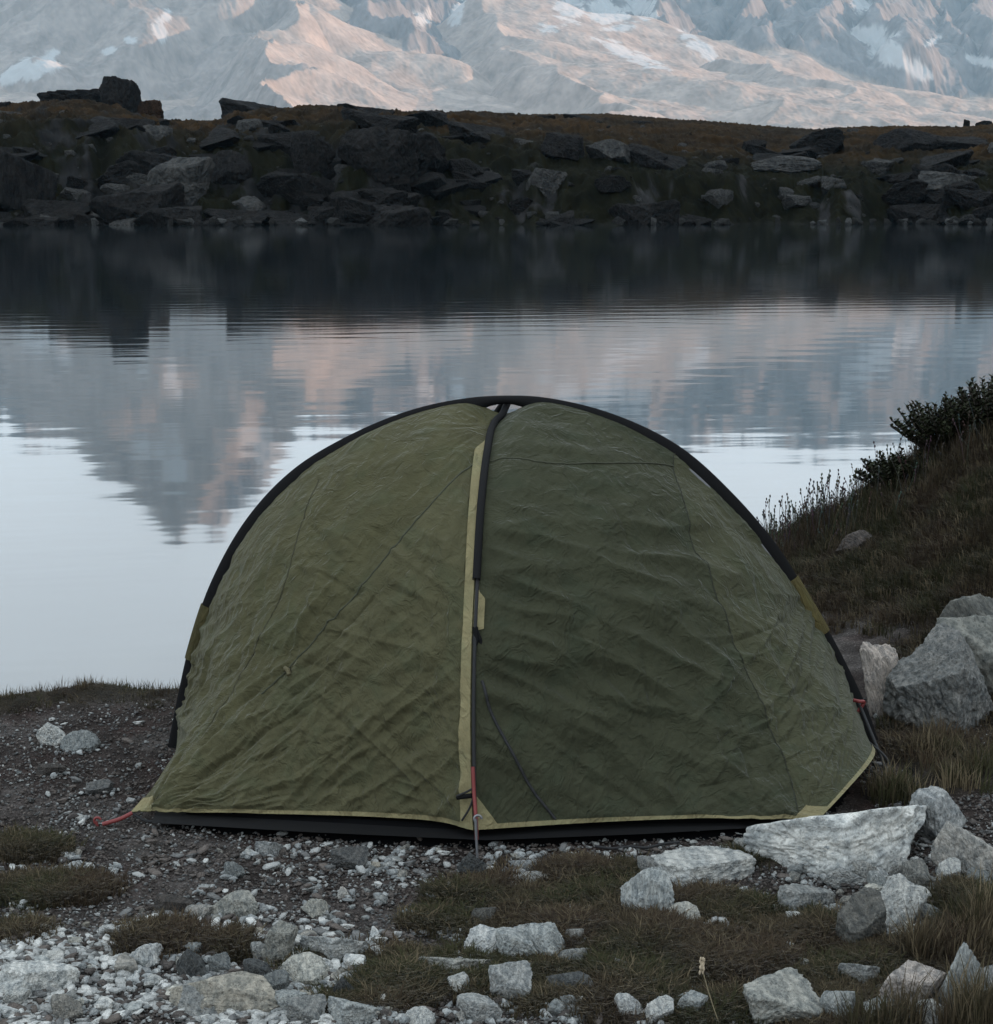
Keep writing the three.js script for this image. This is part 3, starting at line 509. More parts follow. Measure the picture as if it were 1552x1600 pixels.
// ---------------------------------------------------------------- the tent
{
  const D = 5.5, O = V(0, 0, -D);
  const tent = thing('tent', 'olive green hoop tent with black pole sleeve pitched on the lake bank', 'tent', O);
  const curve = (pts) => new THREE.CatmullRomCurve3(pts, false, 'centripetal');
  const hoopPx = [[278, 1172], [296, 1082], [312, 1012], [345, 914], [400, 816], [470, 742], [560, 688], [650, 652], [730, 635], [788, 631], [850, 634], [950, 658], [1050, 706], [1130, 776], [1200, 858], [1250, 938], [1290, 1008], [1335, 1100], [1356, 1158]];
  const hoop = curve(hoopPx.map(([x, y]) => P(x, y, D))), hl = hoop.getLength();
  let ua = 0; { let best = 9; for (let i = 0; i <= 1000; i++) { const q = proj(hoop.getPointAt(i / 1000)); const e = Math.abs(q[0] - 788); if (e < best) { best = e; ua = i / 1000; } } }
  const dip = (t) => 0.05 * Math.exp(-(((t - ua) * hl / 0.075) ** 2));
  const ridge = curve([[788, 646, 5.46], [770, 664, 5.38], [759, 710, 5.2], [749, 800, 4.98], [743, 900, 4.83], [739, 990, 4.74], [737, 1100, 4.665], [738, 1200, 4.615]].map((q) => P(...q)).concat([PH(741, 1297, 0.05)]));
  const FL = PH(205, 1270, 0.035), FM = PH(741, 1297, 0.05), FR = PH(1280, 1281, 0.05);
  const hemL = curve([FM, PH(690, 1284, 0.05), PH(600, 1277, 0.05), PH(430, 1272, 0.045), FL]), hemR = curve([FM, PH(800, 1293, 0.05), PH(950, 1284, 0.05), PH(1130, 1279, 0.05), PH(1230, 1283, 0.05), FR]);
  const HL = hoop.getPointAt(0), HR = hoop.getPointAt(1);
  const sideL = curve([HL, PH(262, 1195, 0.11), PH(232, 1240, 0.07), FL]), sideR = curve([HR, PH(1364, 1184, 0.10), PH(1322, 1236, 0.09), FR]);
  const zip = (c) => (t) => c.getPointAt(clamp(t));
  function half(side) {
    const C0 = side < 0 ? (u) => { const t = ua * (1 - u), p = hoop.getPointAt(t); p.y -= dip(t); return p; } : (u) => { const t = ua + (1 - ua) * u, p = hoop.getPointAt(t); p.y -= dip(t); return p; };
    const C1 = zip(side < 0 ? hemL : hemR), D0 = zip(ridge), D1 = zip(side < 0 ? sideL : sideR);
    const cache = (f) => { const a = []; for (let i = 0; i <= 400; i++) a.push(f(i / 400)); return (t) => { const x = clamp(t) * 400, k = Math.min(399, Math.floor(x)); return a[k].clone().lerp(a[k + 1], x - k); }; };
    const c0 = cache(C0), c1 = cache(C1), d0 = cache(D0), d1 = cache(D1), A = c0(0), Bq = c0(1), Cq = c1(0), Dq = c1(1);
    d0(0).copy(A);
    return (u, v) => {
      const p = c0(u).multiplyScalar(1 - v).addScaledVector(c1(u), v).addScaledVector(d0(v), 1 - u).addScaledVector(d1(v), u);
      p.addScaledVector(A, -(1 - u) * (1 - v)).addScaledVector(Bq, -u * (1 - v)).addScaledVector(Cq, -(1 - u) * v).addScaledVector(Dq, -u * v);
      return p;
    };
  }
  const raw = { l: half(-1), r: half(1) };
  const crease = (x, y) => Math.abs(n2(x, y));
  // long straight creases: random line segments in the plane of each panel
  const mk = (seed, n, ang, spread, box) => { const r = mulberry(seed), a = []; for (let i = 0; i < n; i++) { const t = ang + (r() - 0.5) * spread; a.push([mix(box[0], box[1], r()), mix(box[2], box[3], r()), Math.cos(t), Math.sin(t), mix(0.04, 0.28, r() * r()), mix(0.0012, 0.0034, r()) * (r() < 0.6 ? 1 : -1), mix(0.004, 0.010, r())]); } return a; };
  const folds = { l: [...mk(3, 130, 0.85, 0.9, [-1.15, -0.4, 0.03, 0.62]), ...mk(4, 60, -0.5, 0.9, [-0.6, -0.05, 0.1, 0.8]), ...mk(5, 26, 1.5, 0.3, [-0.6, -0.05, 0.05, 0.6])], r: [...mk(6, 110, -0.75, 0.7, [0.1, 1.1, 0.05, 0.8]), ...mk(7, 80, 0.5, 1.2, [0.6, 1.1, 0.05, 0.5]), ...mk(8, 26, -1.3, 0.4, [0.2, 1.0, 0.05, 0.6])] };
  const facets = { l: [], r: [] }; { const r = mulberry(77); for (let i = 0; i < 9; i++) { const a = 2.35 + (r() - 0.5) * 1.7, f = mix(4, 15, r()); facets.l.push([Math.cos(a), Math.sin(a), f, r()]); const b = 1.0 + (r() - 0.5) * 1.8, g = mix(4, 15, r()); facets.r.push([Math.cos(b), Math.sin(b), g, r()]); } }
  function wrinkle(k, p, u, v) {
    const x = p.x, y = p.y; let w = 0;
    const jx = x + 0.012 * fbm(x * 4, y * 4 + 9, 2), jy = y + 0.012 * fbm(x * 4 + 31, y * 4, 2);
    const crumple = (sc) => { let h = 0; for (let i = 0; i < 9; i++) { const [cx, sx, f, ph] = facets[k][i], q = (jx * cx + jy * sx) * f * sc + ph + 0.25 * n2(jx * 1.5 + i * 9, jy * 1.5), m = sm(-0.15, 0.45, n2(jx * 2.6 + i * 17.3, jy * 2.6 + i * 5)); h += m * Math.abs(q - Math.round(q)) * 2 / Math.sqrt(f / 6); } return h * 0.5; };
    if (k === 'l') {
      const ax = jx - FL.x, ay = jy - FL.y + 0.05, th = Math.atan2(ay, ax), r = Math.hypot(ax, ay), near = Math.exp(-r / 0.5), brk = 0.35 + 0.65 * sm(-0.3, 0.5, n2(th * 5, r * 3.5));
      w += brk * ((0.013 * near + 0.002) * n2(th * 9, r * 1.8) + 0.010 * near * n2(th * 21 + 3 * n2(r * 3, 2), r * 4));
      const c = Math.cos(0.7), s = Math.sin(0.7), q = c * jx + s * jy, t = -s * jx + c * jy, low = sm(0.85, 0.25, y), lft = sm(-0.25, -0.7, x);
      w += 0.009 * n2(q * 1.3 + 3, t * 7) * (0.45 + 0.55 * low) + 0.006 * low * (1 - 2 * crease(q * 1.8, t * 12 + 30)) + 0.0075 * low * (0.45 + 0.55 * lft) * crumple(1) + 0.003 * low * crease(q * 8, t * 19);
      w += 0.0022 * crease(jx * 8, jy * 8 + 50) + 0.0010 * n2(x * 40, y * 40);
      const th2 = Math.atan2(jy - 1.06, jx + 0.02); w += 0.003 * n2(th2 * 6, jx * 2) * sm(0.35, 0.75, y);
      w += 0.0035 * n2((jx * 0.64 + jy) * 5, (jx - jy) * 1.4) * sm(0.45, 0.8, y);
    } else {
      const an = -0.14 - 0.42 * sm(0.8, 0.1, y), c = Math.cos(an), s = Math.sin(an), q = c * jx + s * jy, t = -s * jx + c * jy;
      w += 0.011 * n2(q * 1.1 + 20, t * 7) * sm(0.95, 0.7, y) + 0.0095 * (1 - 2 * crease(q * 1.9, t * 9 + 5)) * sm(0.97, 0.75, y) * sm(0.05, 0.3, y);
      const rgt = sm(0.5, 0.9, u), low = sm(0.8, 0.2, y);
      w += 0.0085 * (0.15 + 0.85 * rgt) * low * crumple(0.95) + 0.0026 * crease(q * 5, t * 16) + 0.0010 * n2(x * 40, y * 40);
      w += 0.003 * low * crease(jx * 6 + 40, jy * 4);
      w += 0.004 * n2(q * 3 + 9, t * 20) * sm(0.84, 0.98, y);
      const bx = FR.x - jx, by = jy - FR.y + 0.05, tf = Math.atan2(by, bx), rf = Math.hypot(bx, by); w += 0.006 * (0.3 + 0.7 * sm(-0.3, 0.4, n2(jx * 6, jy * 6))) * Math.exp(-rf / 0.28) * n2(tf * 11, rf * 3);
      const gx = jx - FM.x + 0.02, gy = jy - FM.y + 0.05, tg = Math.atan2(gy, gx), rg = Math.hypot(gx, gy); w += 0.003 * (0.2 + 0.8 * sm(-0.2, 0.4, n2(jx * 5, jy * 5))) * Math.exp(-rg / 0.3) * n2(tg * 9, rg * 2);
    }
    for (const [fx, fy, cx, cy, len, amp, wid] of folds[k]) { const dx = x - fx, dy = y - fy, t = dx * cx + dy * cy; if (Math.abs(t) > len) continue; const q = -dx * cy + dy * cx; if (Math.abs(q) > wid * 3) continue; const e = 1 - (t / len) ** 2; w += amp * 2.3 * e * Math.exp(-Math.abs(q) / wid); }
    const edge = Math.min(sm(0, 0.05, u), sm(0, 0.09, 1 - u) * 0.93 + 0.07, sm(0, 0.04, v), sm(0, 0.02, 1 - v) * 0.7 + 0.3);
    return w * edge * 1.15;
  }
  function surf(k, u, v, off = 0, plain = false) {
    const f = raw[k], e = 0.004, p = f(u, v);
    const a = f(Math.min(1, u + e), v).sub(f(Math.max(0, u - e), v)), b = f(u, Math.min(1, v + e)).sub(f(u, Math.max(0, v - e)));
    const n = k === 'l' ? a.cross(b) : b.cross(a); n.normalize(); if (n.z < 0 && n.y < 0) n.negate();
    return p.addScaledVector(n, (plain ? 0 : wrinkle(k, p, u, v)) + off);
  }
  const mirror = (p) => p.setZ(-2 * D - p.z);
  function patch(k, map, na, nb, off = 0, plain = false, back = false, shrink = 0) {
    return gridGeo(na, nb, (i, j) => {
      const [u, v] = map(i / (na - 1), j / (nb - 1)); const p = surf(k, u, v, off, plain); if (back) { mirror(p); p.y -= 0.09 * Math.exp(-(((p.x - 0.02) / 0.11) ** 2)) * sm(0.85, 1.02, p.y); }
      if (shrink) { p.x *= 1 - shrink; p.y = Math.max(0.02, p.y * (1 - shrink * 0.9)); p.z = -D + (p.z + D) * (1 - shrink * 1.1); }
      p.sub(O); return [p.x, p.y, p.z, u * 1.6 + (k === 'r' ? 3.37 : 0.2), v * 1.6];
    }, (k === 'r') !== back);
  }
  const uvAt = (k, px, py) => { let best = 1e9, bu = 0, bv = 0; for (let s = 0, su = 0, sv = 0, w = 1; s < 4; s++) { const u0 = s ? bu : 0.5, v0 = s ? bv : 0.5; for (let i = -20; i <= 20; i++) for (let j = -20; j <= 20; j++) { const u = clamp(u0 + i / 40 * w), v = clamp(v0 + j / 40 * w), q = proj(raw[k](u, v)), e = (q[0] - px) ** 2 + (q[1] - py) ** 2; if (e < best) { best = e; bu = u; bv = v; } } w *= 0.12; } return [bu, bv]; };
  const tabulate = (pts, inv) => { const t = pts.slice().sort((a, b) => a[inv ? 0 : 1] - b[inv ? 0 : 1]).map((q) => inv ? [q[0], q[1]] : [q[1], q[0]]); const c = new THREE.CatmullRomCurve3(t.map((q) => V(q[0], q[1], 0)), false, 'centripetal'), s = c.getPoints(200).map((p) => [p.x, p.y]); return (x) => clamp(interp(s, x), 0.002, 0.998); };
  const crumpleBump = dataTex(1024, (u, v) => {
    const x = u * 7 + 0.5 * fbm(u * 5, v * 5, 3), y = v * 7 + 0.5 * fbm(u * 5 + 20, v * 5, 3), a = Math.abs(n2(x, y)), b = Math.abs(n2(x * 2.1 + 9, y * 2.1)), c = Math.abs(n2(x * 4.3, y * 4.3 + 30));
    const t = 0.15 + 0.55 * Math.max(a, 0.8 * b) + 0.2 * c * (0.4 + 0.6 * sm(-0.2, 0.4, n2(u * 4, v * 4))) + 0.05 * n2(u * 90, v * 90); return [t, t, t];
  });
  const mottle = dataTex(512, (u, v) => { const a = fbm(u * 5, v * 5, 4), b = fbm(u * 14 + 50, v * 14, 4), t = 0.93 + 0.06 * a + 0.05 * b, q = sm(0.0, 0.5, fbm(u * 4 + 80, v * 4, 3)); return [t - 0.03 * q, t - 0.005 * q, t]; }, true);
  const fabric = (r, g, b, tr = 0.42) => new THREE.MeshPhysicalMaterial({ color: lin(r, g, b), roughness: 1, specularIntensity: 0.22, map: mottle, transmission: tr, thickness: 0, side: THREE.DoubleSide, bumpMap: crumpleBump, bumpScale: 0.009 });
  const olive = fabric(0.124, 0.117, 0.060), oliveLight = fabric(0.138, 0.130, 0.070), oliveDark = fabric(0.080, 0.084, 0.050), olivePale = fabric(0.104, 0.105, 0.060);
  const yellow = fabric(0.33, 0.285, 0.155, 0.3), black = new THREE.MeshPhysicalMaterial({ color: lin(0.007, 0.007, 0.0075), roughness: 0.75, specularIntensity: 0.25, side: THREE.DoubleSide }), seamM = new THREE.MeshStandardMaterial({ color: lin(0.045, 0.048, 0.028), roughness: 0.9 });
  const sheetM = new THREE.MeshPhysicalMaterial({ color: lin(0.004, 0.004, 0.0045), roughness: 0.9, specularIntensity: 0.05, side: THREE.DoubleSide });
  const cordM = new THREE.MeshStandardMaterial({ color: lin(0.015, 0.015, 0.016), roughness: 0.85 }), redM = new THREE.MeshStandardMaterial({ color: lin(0.17, 0.026, 0.024), roughness: 0.6 }), ventM = new THREE.MeshStandardMaterial({ color: lin(0.13, 0.13, 0.135), roughness: 0.6, side: THREE.DoubleSide });
  // seams divide each front face into panels
  const vs = tabulate([[0, 0.0], [752, 718], [700, 762], [640, 826], [580, 900], [520, 970], [460, 1040]].slice(1).map(([x, y]) => uvAt('l', x, y)).concat([[1, 0.80]]), true);
  const us = tabulate([[1052, 712], [1078, 830], [1112, 920], [1150, 1020], [1196, 1130], [1232, 1210]].map(([x, y]) => uvAt('r', x, y)).concat([[0.94, 1]]), false);
  const fly = [];
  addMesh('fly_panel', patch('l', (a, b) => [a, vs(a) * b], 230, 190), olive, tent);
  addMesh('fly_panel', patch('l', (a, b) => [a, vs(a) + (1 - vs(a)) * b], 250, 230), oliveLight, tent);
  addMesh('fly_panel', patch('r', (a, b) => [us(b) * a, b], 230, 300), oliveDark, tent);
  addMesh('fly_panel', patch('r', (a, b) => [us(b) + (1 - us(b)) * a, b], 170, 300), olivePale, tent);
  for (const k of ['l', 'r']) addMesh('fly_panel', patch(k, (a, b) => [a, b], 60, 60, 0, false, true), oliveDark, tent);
  const inner = new THREE.MeshPhysicalMaterial({ color: lin(0.10, 0.10, 0.075), roughness: 1, transmission: 0.2, thickness: 0, side: THREE.DoubleSide });
  addMesh('inner_tent', mergeGeometries(['l', 'r'].flatMap((k) => [patch(k, (a, b) => [a, b], 30, 30, 0, true, false, 0.12), patch(k, (a, b) => [a, b], 30, 30, 0, true, true, 0.12)])), inner, tent);
  // dark bathtub floor that shows under the hem
  {
    const ring = [PH(228, 1303, 0.012), PH(480, 1318, 0.012), PH(760, 1331, 0.012), PH(1010, 1321, 0.012), PH(1268, 1306, 0.012)]; ring.forEach((p) => { p.z -= 0.03; });
    const full = [...ring, V(1.18, 0.012, -5.5), ...ring.slice().reverse().map((p) => V(p.x, 0.012, -2 * D - p.z)), V(-1.03, 0.012, -5.5)], c = curve([...full, full[0]]);
    addMesh('groundsheet', gridGeo(160, 6, (i, j) => { const t = i / 159, p = c.getPoint(t), h = [0, 0.012, 0.024, 0.036, 0.048, 0.06][j], q = p.clone().setY(0).add(V(0, 0, D)).multiplyScalar(1 - h * 1.9); return [q.x, -0.02 + h, q.z, t, h]; }, true), sheetM, tent);
    const sh = new THREE.Shape(full.map((p) => new THREE.Vector2(p.x * 0.99, (p.z + D) * -0.99))), fg = new THREE.ShapeGeometry(sh); fg.rotateX(-Math.PI / 2); fg.translate(0, 0.03, 0); addMesh('floor', fg, black, tent);
  }
  // ribbon: a flat band swept along points, lying across direction side(t)
  const tube = (pts, r, n = 80, rs = 6) => new THREE.TubeGeometry(curve(pts.map((p) => p.clone().sub(O))), n, r, rs);
  const onSurf = (k, f, n, off) => { const a = []; for (let i = 0; i <= n; i++) { const [u, v] = f(i / n); a.push(surf(k, u, v, off)); } return a; };
  addMesh('seam', tube(onSurf('l', (t) => [mix(0.0, 0.6, t), vs(mix(0.0, 0.6, t))], 120, 0.001), 0.0026, 240), seamM, tent);
  addMesh('seam', tube(onSurf('r', (t) => [us(t), t], 120, 0.0005), 0.0018, 240), oliveDark, tent);
  const line = (k, pxs) => { const q = pxs.map(([x, y]) => uvAt(k, x, y)), c = new THREE.CatmullRomCurve3(q.map((a) => V(a[0], a[1], 0)), false, 'centripetal'); return (t) => { const p = c.getPoint(t); return [p.x, p.y]; }; };
  addMesh('seam', tube(onSurf('r', line('r', [[764, 722], [850, 722], [950, 724], [1052, 729]]), 60, 0.0015), 0.0026, 160), seamM, tent);
  addMesh('seam', tube(onSurf('r', line('r', [[753, 1064], [765, 1108], [790, 1160], [830, 1232], [868, 1280]]), 40, 0.003), 0.0042, 100), cordM, tent);
  addMesh('seam', tube(onSurf('l', line('l', [[498, 748], [470, 820], [445, 920], [400, 1020], [330, 1150]]), 60, 0.0005), 0.0014, 120), olive, tent);
  // storm flap beside the door zip
  addMesh('storm_flap', patch('l', (a, b) => { const v = mix(0.135, 0.985, b), w = 0.003 + 0.021 * sm(0.13, 0.2, v) + 0.009 * sm(0.5, 1, v); return [w * a, v]; }, 14, 260, 0.007), yellow, tent);
  addMesh('storm_flap', patch('r', (a, b) => [mix(0.0, 0.022, a) * (0.4 + 0.6 * sm(0, 0.3, b)), mix(0.55, 0.63, b)], 8, 20, 0.006), yellow, tent);
  addMesh('zip', tube(onSurf('r', (t) => [0.004, mix(0.5, 0.985, t)], 60, 0.006), 0.0052, 120), cordM, tent);
  // hems and corner patches
  const hemBand = (k, map) => addMesh('hem', patch(k, map, 160, 5, 0.003), yellow, tent);
  hemBand('l', (a, b) => [a, mix(0.991, 1, b)]); hemBand('r', (a, b) => [a, mix(0.991, 1, b)]); hemBand('r', (a, b) => [mix(0.988, 1, b), mix(0.25, 1, a)]);
  addMesh('corner_patch', patch('l', (a, b) => [mix(0.935 + 0.03 * (1 - b), 1, a), mix(0.93, 1, b)], 20, 20, 0.004), yellow, tent);
  addMesh('corner_patch', patch('r', (a, b) => [mix(0.925, 1, a), mix(0.93, 1, b)], 24, 20, 0.004), yellow, tent);
  addMesh('corner_patch', patch('r', (a, b) => [a * 0.075 * b, mix(0.93, 1, b)], 16, 16, 0.004), yellow, tent);
  addMesh('corner_patch', patch('l', (a, b) => [a * 0.05 * b, mix(0.955, 1, b)], 16, 16, 0.006), yellow, tent);
  // pole sleeve: flat dark band over the hoop
  const band = (t0, t1, wIn, wOut, z, n, m, name, zo = 0) => addMesh(name, gridGeo(n, 9, (i, j) => {
    const t = mix(t0, t1, i / (n - 1)), p = hoop.getPointAt(t), wI = name === 'pole_sleeve' ? mix(wIn, -0.004, Math.exp(-(((t - ua) * hl / 0.10) ** 2))) : wIn, tg = hoop.getTangentAt(t), nx = -tg.y, ny = tg.x, a = j / 8 * Math.PI * 2, l = Math.hypot(nx, ny), k = Math.cos(a), off = (wOut - wI) / 2 + (wOut + wI) / 2 * k;
    return [p.x + nx / l * off, p.y + ny / l * off, p.z + D + Math.sin(a) * z + zo, t * 4, j / 8];
  }), m, tent);
  band(0.0, 1, 0.032, 0.030, 0.012, 300, black, 'pole_sleeve', 0.036);
  const tOf = (px, py) => { let b = 1e9, r = 0; for (let i = 0; i <= 800; i++) { const q = proj(hoop.getPointAt(i / 800)), e = (q[0] - px) ** 2 + (q[1] - py) ** 2; if (e < b) { b = e; r = i / 800; } } return r; };
  band(tOf(318, 1030), tOf(334, 945), 0.028, 0.034, 0.022, 20, fabric(0.09, 0.078, 0.036, 0.1), 'pole_pocket', 0.036);
  band(tOf(1228, 905), tOf(1282, 985), 0.03, 0.034, 0.022, 20, fabric(0.125, 0.103, 0.043, 0.1), 'pole_pocket', 0.036);
  band(tOf(865, 640), tOf(1015, 688), 0.024, -0.004, 0.010, 50, ventM, 'vent_strip', 0.046);
  band(tOf(1045, 705), tOf(1215, 875), 0.026, -0.004, 0.010, 60, ventM, 'vent_strip', 0.046);
  band(tOf(470, 742), tOf(372, 862), 0.022, -0.008, 0.010, 50, ventM, 'vent_strip', 0.046);
  // cross pole sleeve down the middle of the front
  { const a = [hoop.getPointAt(ua).add(V(0.012, 0.006, 0))]; for (let i = 0; i <= 30; i++) { const p = ridge.getPointAt(mix(0.02, 0.53, i / 30)); p.z += 0.008; p.x += 0.004; p.y += 0.006; a.push(p); } addMesh('cross_pole_sleeve', tube(a, 0.0115, 140, 10), black, tent); }
  { const a = [hoop.getPointAt(ua).add(V(0.0, 0.004, 0))]; for (let i = 1; i <= 20; i++) a.push(mirror(ridge.getPointAt(mix(0.02, 0.5, i / 20)))); addMesh('cross_pole_sleeve', tube(a, 0.0115, 60, 8), black, tent); }
  // straps, cords, toggles
  const bar = (a, b, r, name, m, n = 12) => addMesh(name, tube([a, a.clone().lerp(b, 0.5), b], r, n, 8), m, tent);
  const fz = (x, y, d) => P(x, y, d);
  { const a = ridge.getPointAt(0.62).add(V(0.006, 0, 0.014)); addMesh('toggle', tube([a, a.clone().add(V(0.003, -0.03, 0.004)), a.clone().add(V(0.001, -0.06, 0.004))], 0.008, 16, 8), black, tent);
    addMesh('strap', tube([a, a.clone().add(V(0.018, -0.05, 0.006)), a.clone().add(V(0.026, -0.13, 0.008)), a.clone().add(V(0.024, -0.15, 0.008))], 0.006, 24, 6), black, tent);
    addMesh('cord', tube([a, a.clone().add(V(-0.006, -0.06, 0.008)), a.clone().add(V(0.004, -0.14, 0.008)), a.clone().add(V(-0.004, -0.24, 0.008)), a.clone().add(V(-0.002, -0.33, 0.01))], 0.0035, 50, 6), cordM, tent); }
  bar(fz(714, 1246, 4.58), fz(738, 1243, 4.57), 0.007, 'buckle', black); addMesh('cord', tube([fz(714, 1244, 4.575), fz(728, 1238, 4.565), fz(742, 1232, 4.56), fz(735, 1260, 4.56), fz(722, 1282, 4.57)], 0.003, 40, 6), cordM, tent);
  addMesh('guy_strap', tube([fz(739, 1198, 4.575), fz(741, 1240, 4.555), fz(744, 1280, 4.53), fz(745, 1312, 4.515)], 0.0052, 40, 8), redM, tent);
  { const a = FL.clone().add(V(0.004, 0.0, 0)), e = PH(160, 1288, 0.01); addMesh('corner_strap', tube([a, a.clone().lerp(e, 0.4).add(V(0, -0.004, 0)), e], 0.006, 30, 8), redM, tent); addMesh('corner_strap', tube([FL, FL.clone().add(V(0.05, -0.022, 0.01)), FL.clone().add(V(0.10, -0.015, 0.0))], 0.004, 20, 6), cordM, tent); }
  { const a = P(1342, 1098, 5.42), e = PH(1393, 1222, 0.01); addMesh('guy_cord', tube([a, a.clone().lerp(e, 0.5), e], 0.0055, 30, 6), cordM, tent);
    addMesh('guy_cord', tube([P(1346, 1150, 5.3), P(1358, 1160, 5.25), PH(1385, 1185, 0.06), PH(1392, 1205, 0.02)], 0.004, 40, 6), cordM, tent);
    addMesh('guy_cord', tube([PH(1385, 1215, 0.02), PH(1350, 1203, 0.02), PH(1335, 1210, 0.02), PH(1370, 1222, 0.02), PH(1398, 1228, 0.012)], 0.004, 60, 6), cordM, tent);
    addMesh('guy_loop', tube([P(1334, 1094, 5.4), P(1343, 1096, 5.39), P(1350, 1097, 5.4), P(1341, 1112, 5.4)], 0.006, 30, 6), redM, tent);
    addMesh('corner_strap', tube([FR, FR.clone().lerp(PH(1292, 1303, 0.005), 0.5), PH(1292, 1303, 0.005)], 0.006, 20, 6), cordM, tent); }
  addMesh('fabric_tab', tube([uvAt('l', 450, 1046), uvAt('l', 456, 1050), uvAt('l', 458, 1058)].map(([u, v], i) => surf('l', u, v, 0.006 + 0.006 * (i === 1))), 0.007, 12, 6), yellow, tent);
  // pegs stand in the ground by themselves
  const peg = (p, label, m, lean) => { const t = thing('tent_peg', label, 'tent peg', p, 'tent pegs'); addMesh('shaft', new THREE.CylinderGeometry(0.0045, 0.003, 0.13, 8).translate(0, 0.0, 0), m, t); addMesh('hook', new THREE.TorusGeometry(0.010, 0.0035, 8, 14, 4.4).translate(0.006, 0.064, 0), m, t); t.rotation.set(lean[0], 0, lean[1]); return t; };
  const steel = new THREE.MeshStandardMaterial({ color: lin(0.22, 0.22, 0.23), roughness: 0.45, metalness: 0.8 });
  peg(PH(745, 1342, 0).add(V(0, 0.045, 0)), 'metal peg at the foot of the red front strap', steel, [-0.12, 0.04]);
  peg(PH(162, 1288, 0).add(V(0, -0.052, 0)), 'red peg holding the front left corner strap', redM, [0, 0.35]);
  peg(PH(1396, 1228, 0).add(V(0, 0.0, 0)), 'dark peg holding the guy cord on the right', black, [0, -0.7]);
  // loose dark cord lying on the soil
  const c = []; for (const [x, y] of [[930, 1330], [955, 1334], [985, 1331], [1010, 1333], [1035, 1326], [1062, 1324]]) { const g = groundAt(x, y); g.y += 0.012; c.push(g); }
  tag(addMesh('loose_cord', new THREE.TubeGeometry(curve(c), 80, 0.004, 6), cordM), 'loose black cord lying on the soil before the right panel', 'cord');
}

// ---------------------------------------------------------------- grass, stems, shrubs
function tuftGeo(seed, blades, rad, h, w, lean) {
  const r = mulberry(seed), pos = [], idx = [], nor = [];
  for (let i = 0; i < blades; i++) {
    const a = r() * 6.283, q = Math.sqrt(r()) * rad, bx = Math.cos(a) * q, bz = Math.sin(a) * q, da = a + (r() - 0.5) * 2.4, hh = h * mix(0.45, 1, r()), l = lean * mix(0.2, 1.2, r()) * hh, sx = -Math.sin(da) * w / 2, sz = Math.cos(da) * w / 2, o = pos.length / 3;
    const mx = bx + Math.cos(da) * l * 0.35, mz = bz + Math.sin(da) * l * 0.35, tx = bx + Math.cos(da) * l, tz = bz + Math.sin(da) * l;
    pos.push(bx - sx, -0.01, bz - sz, bx + sx, -0.01, bz + sz, mx - sx * 0.8, hh * 0.6, mz - sz * 0.8, mx + sx * 0.8, hh * 0.6, mz + sz * 0.8, tx, hh * (1 - 0.25 * lean * r()), tz);
    idx.push(o, o + 1, o + 2, o + 1, o + 3, o + 2, o + 2, o + 3, o + 4);
  }
  const g = new THREE.BufferGeometry(); g.setAttribute('position', new THREE.Float32BufferAttribute(pos, 3)); g.setIndex(idx); g.computeVertexNormals(); return g;
}
const leafM = new THREE.MeshPhysicalMaterial({ color: lin(0.80, 0.79, 0.84), roughness: 1, specularIntensity: 0.25, transmission: 0.25, thickness: 0, side: THREE.DoubleSide });
function scatter(name, geo, mat, n, pick, label, category) {
  const im = new THREE.InstancedMesh(geo, mat, n), m4 = new THREE.Matrix4(), q = new THREE.Quaternion(), e = new THREE.Euler(), c = new THREE.Color(); im.name = numbered(name); let i = 0, guard = 0;
  while (i < n && guard++ < n * 40) { const r = pick(); if (!r) continue; e.set(r.tx ?? 0, rr() * 6.283, r.tz ?? 0); q.setFromEuler(e); m4.compose(r.p, q, V(r.s, r.s * (r.h ?? 1), r.s)); im.setMatrixAt(i, m4); im.setColorAt(i, c.setRGB(...r.c)); i++; }
  im.count = i; im.castShadow = im.receiveShadow = true; scene.add(im); return tag(im, label, category, null, 'stuff');
}
const grassTone = (x, d) => { const a = sm(-0.35, 0.4, fbm(x * 2.1 + 8, d * 2.1, 3)), v = mix(0.65, 1.35, rr()), b = rr() < 0.26 ? 1 : 0; let c = [mix(0.075, 0.052, a), mix(0.054, 0.054, a), mix(0.033, 0.023, a)]; if (b) c = [0.15, 0.12, 0.07]; return c.map((k) => k * v); };
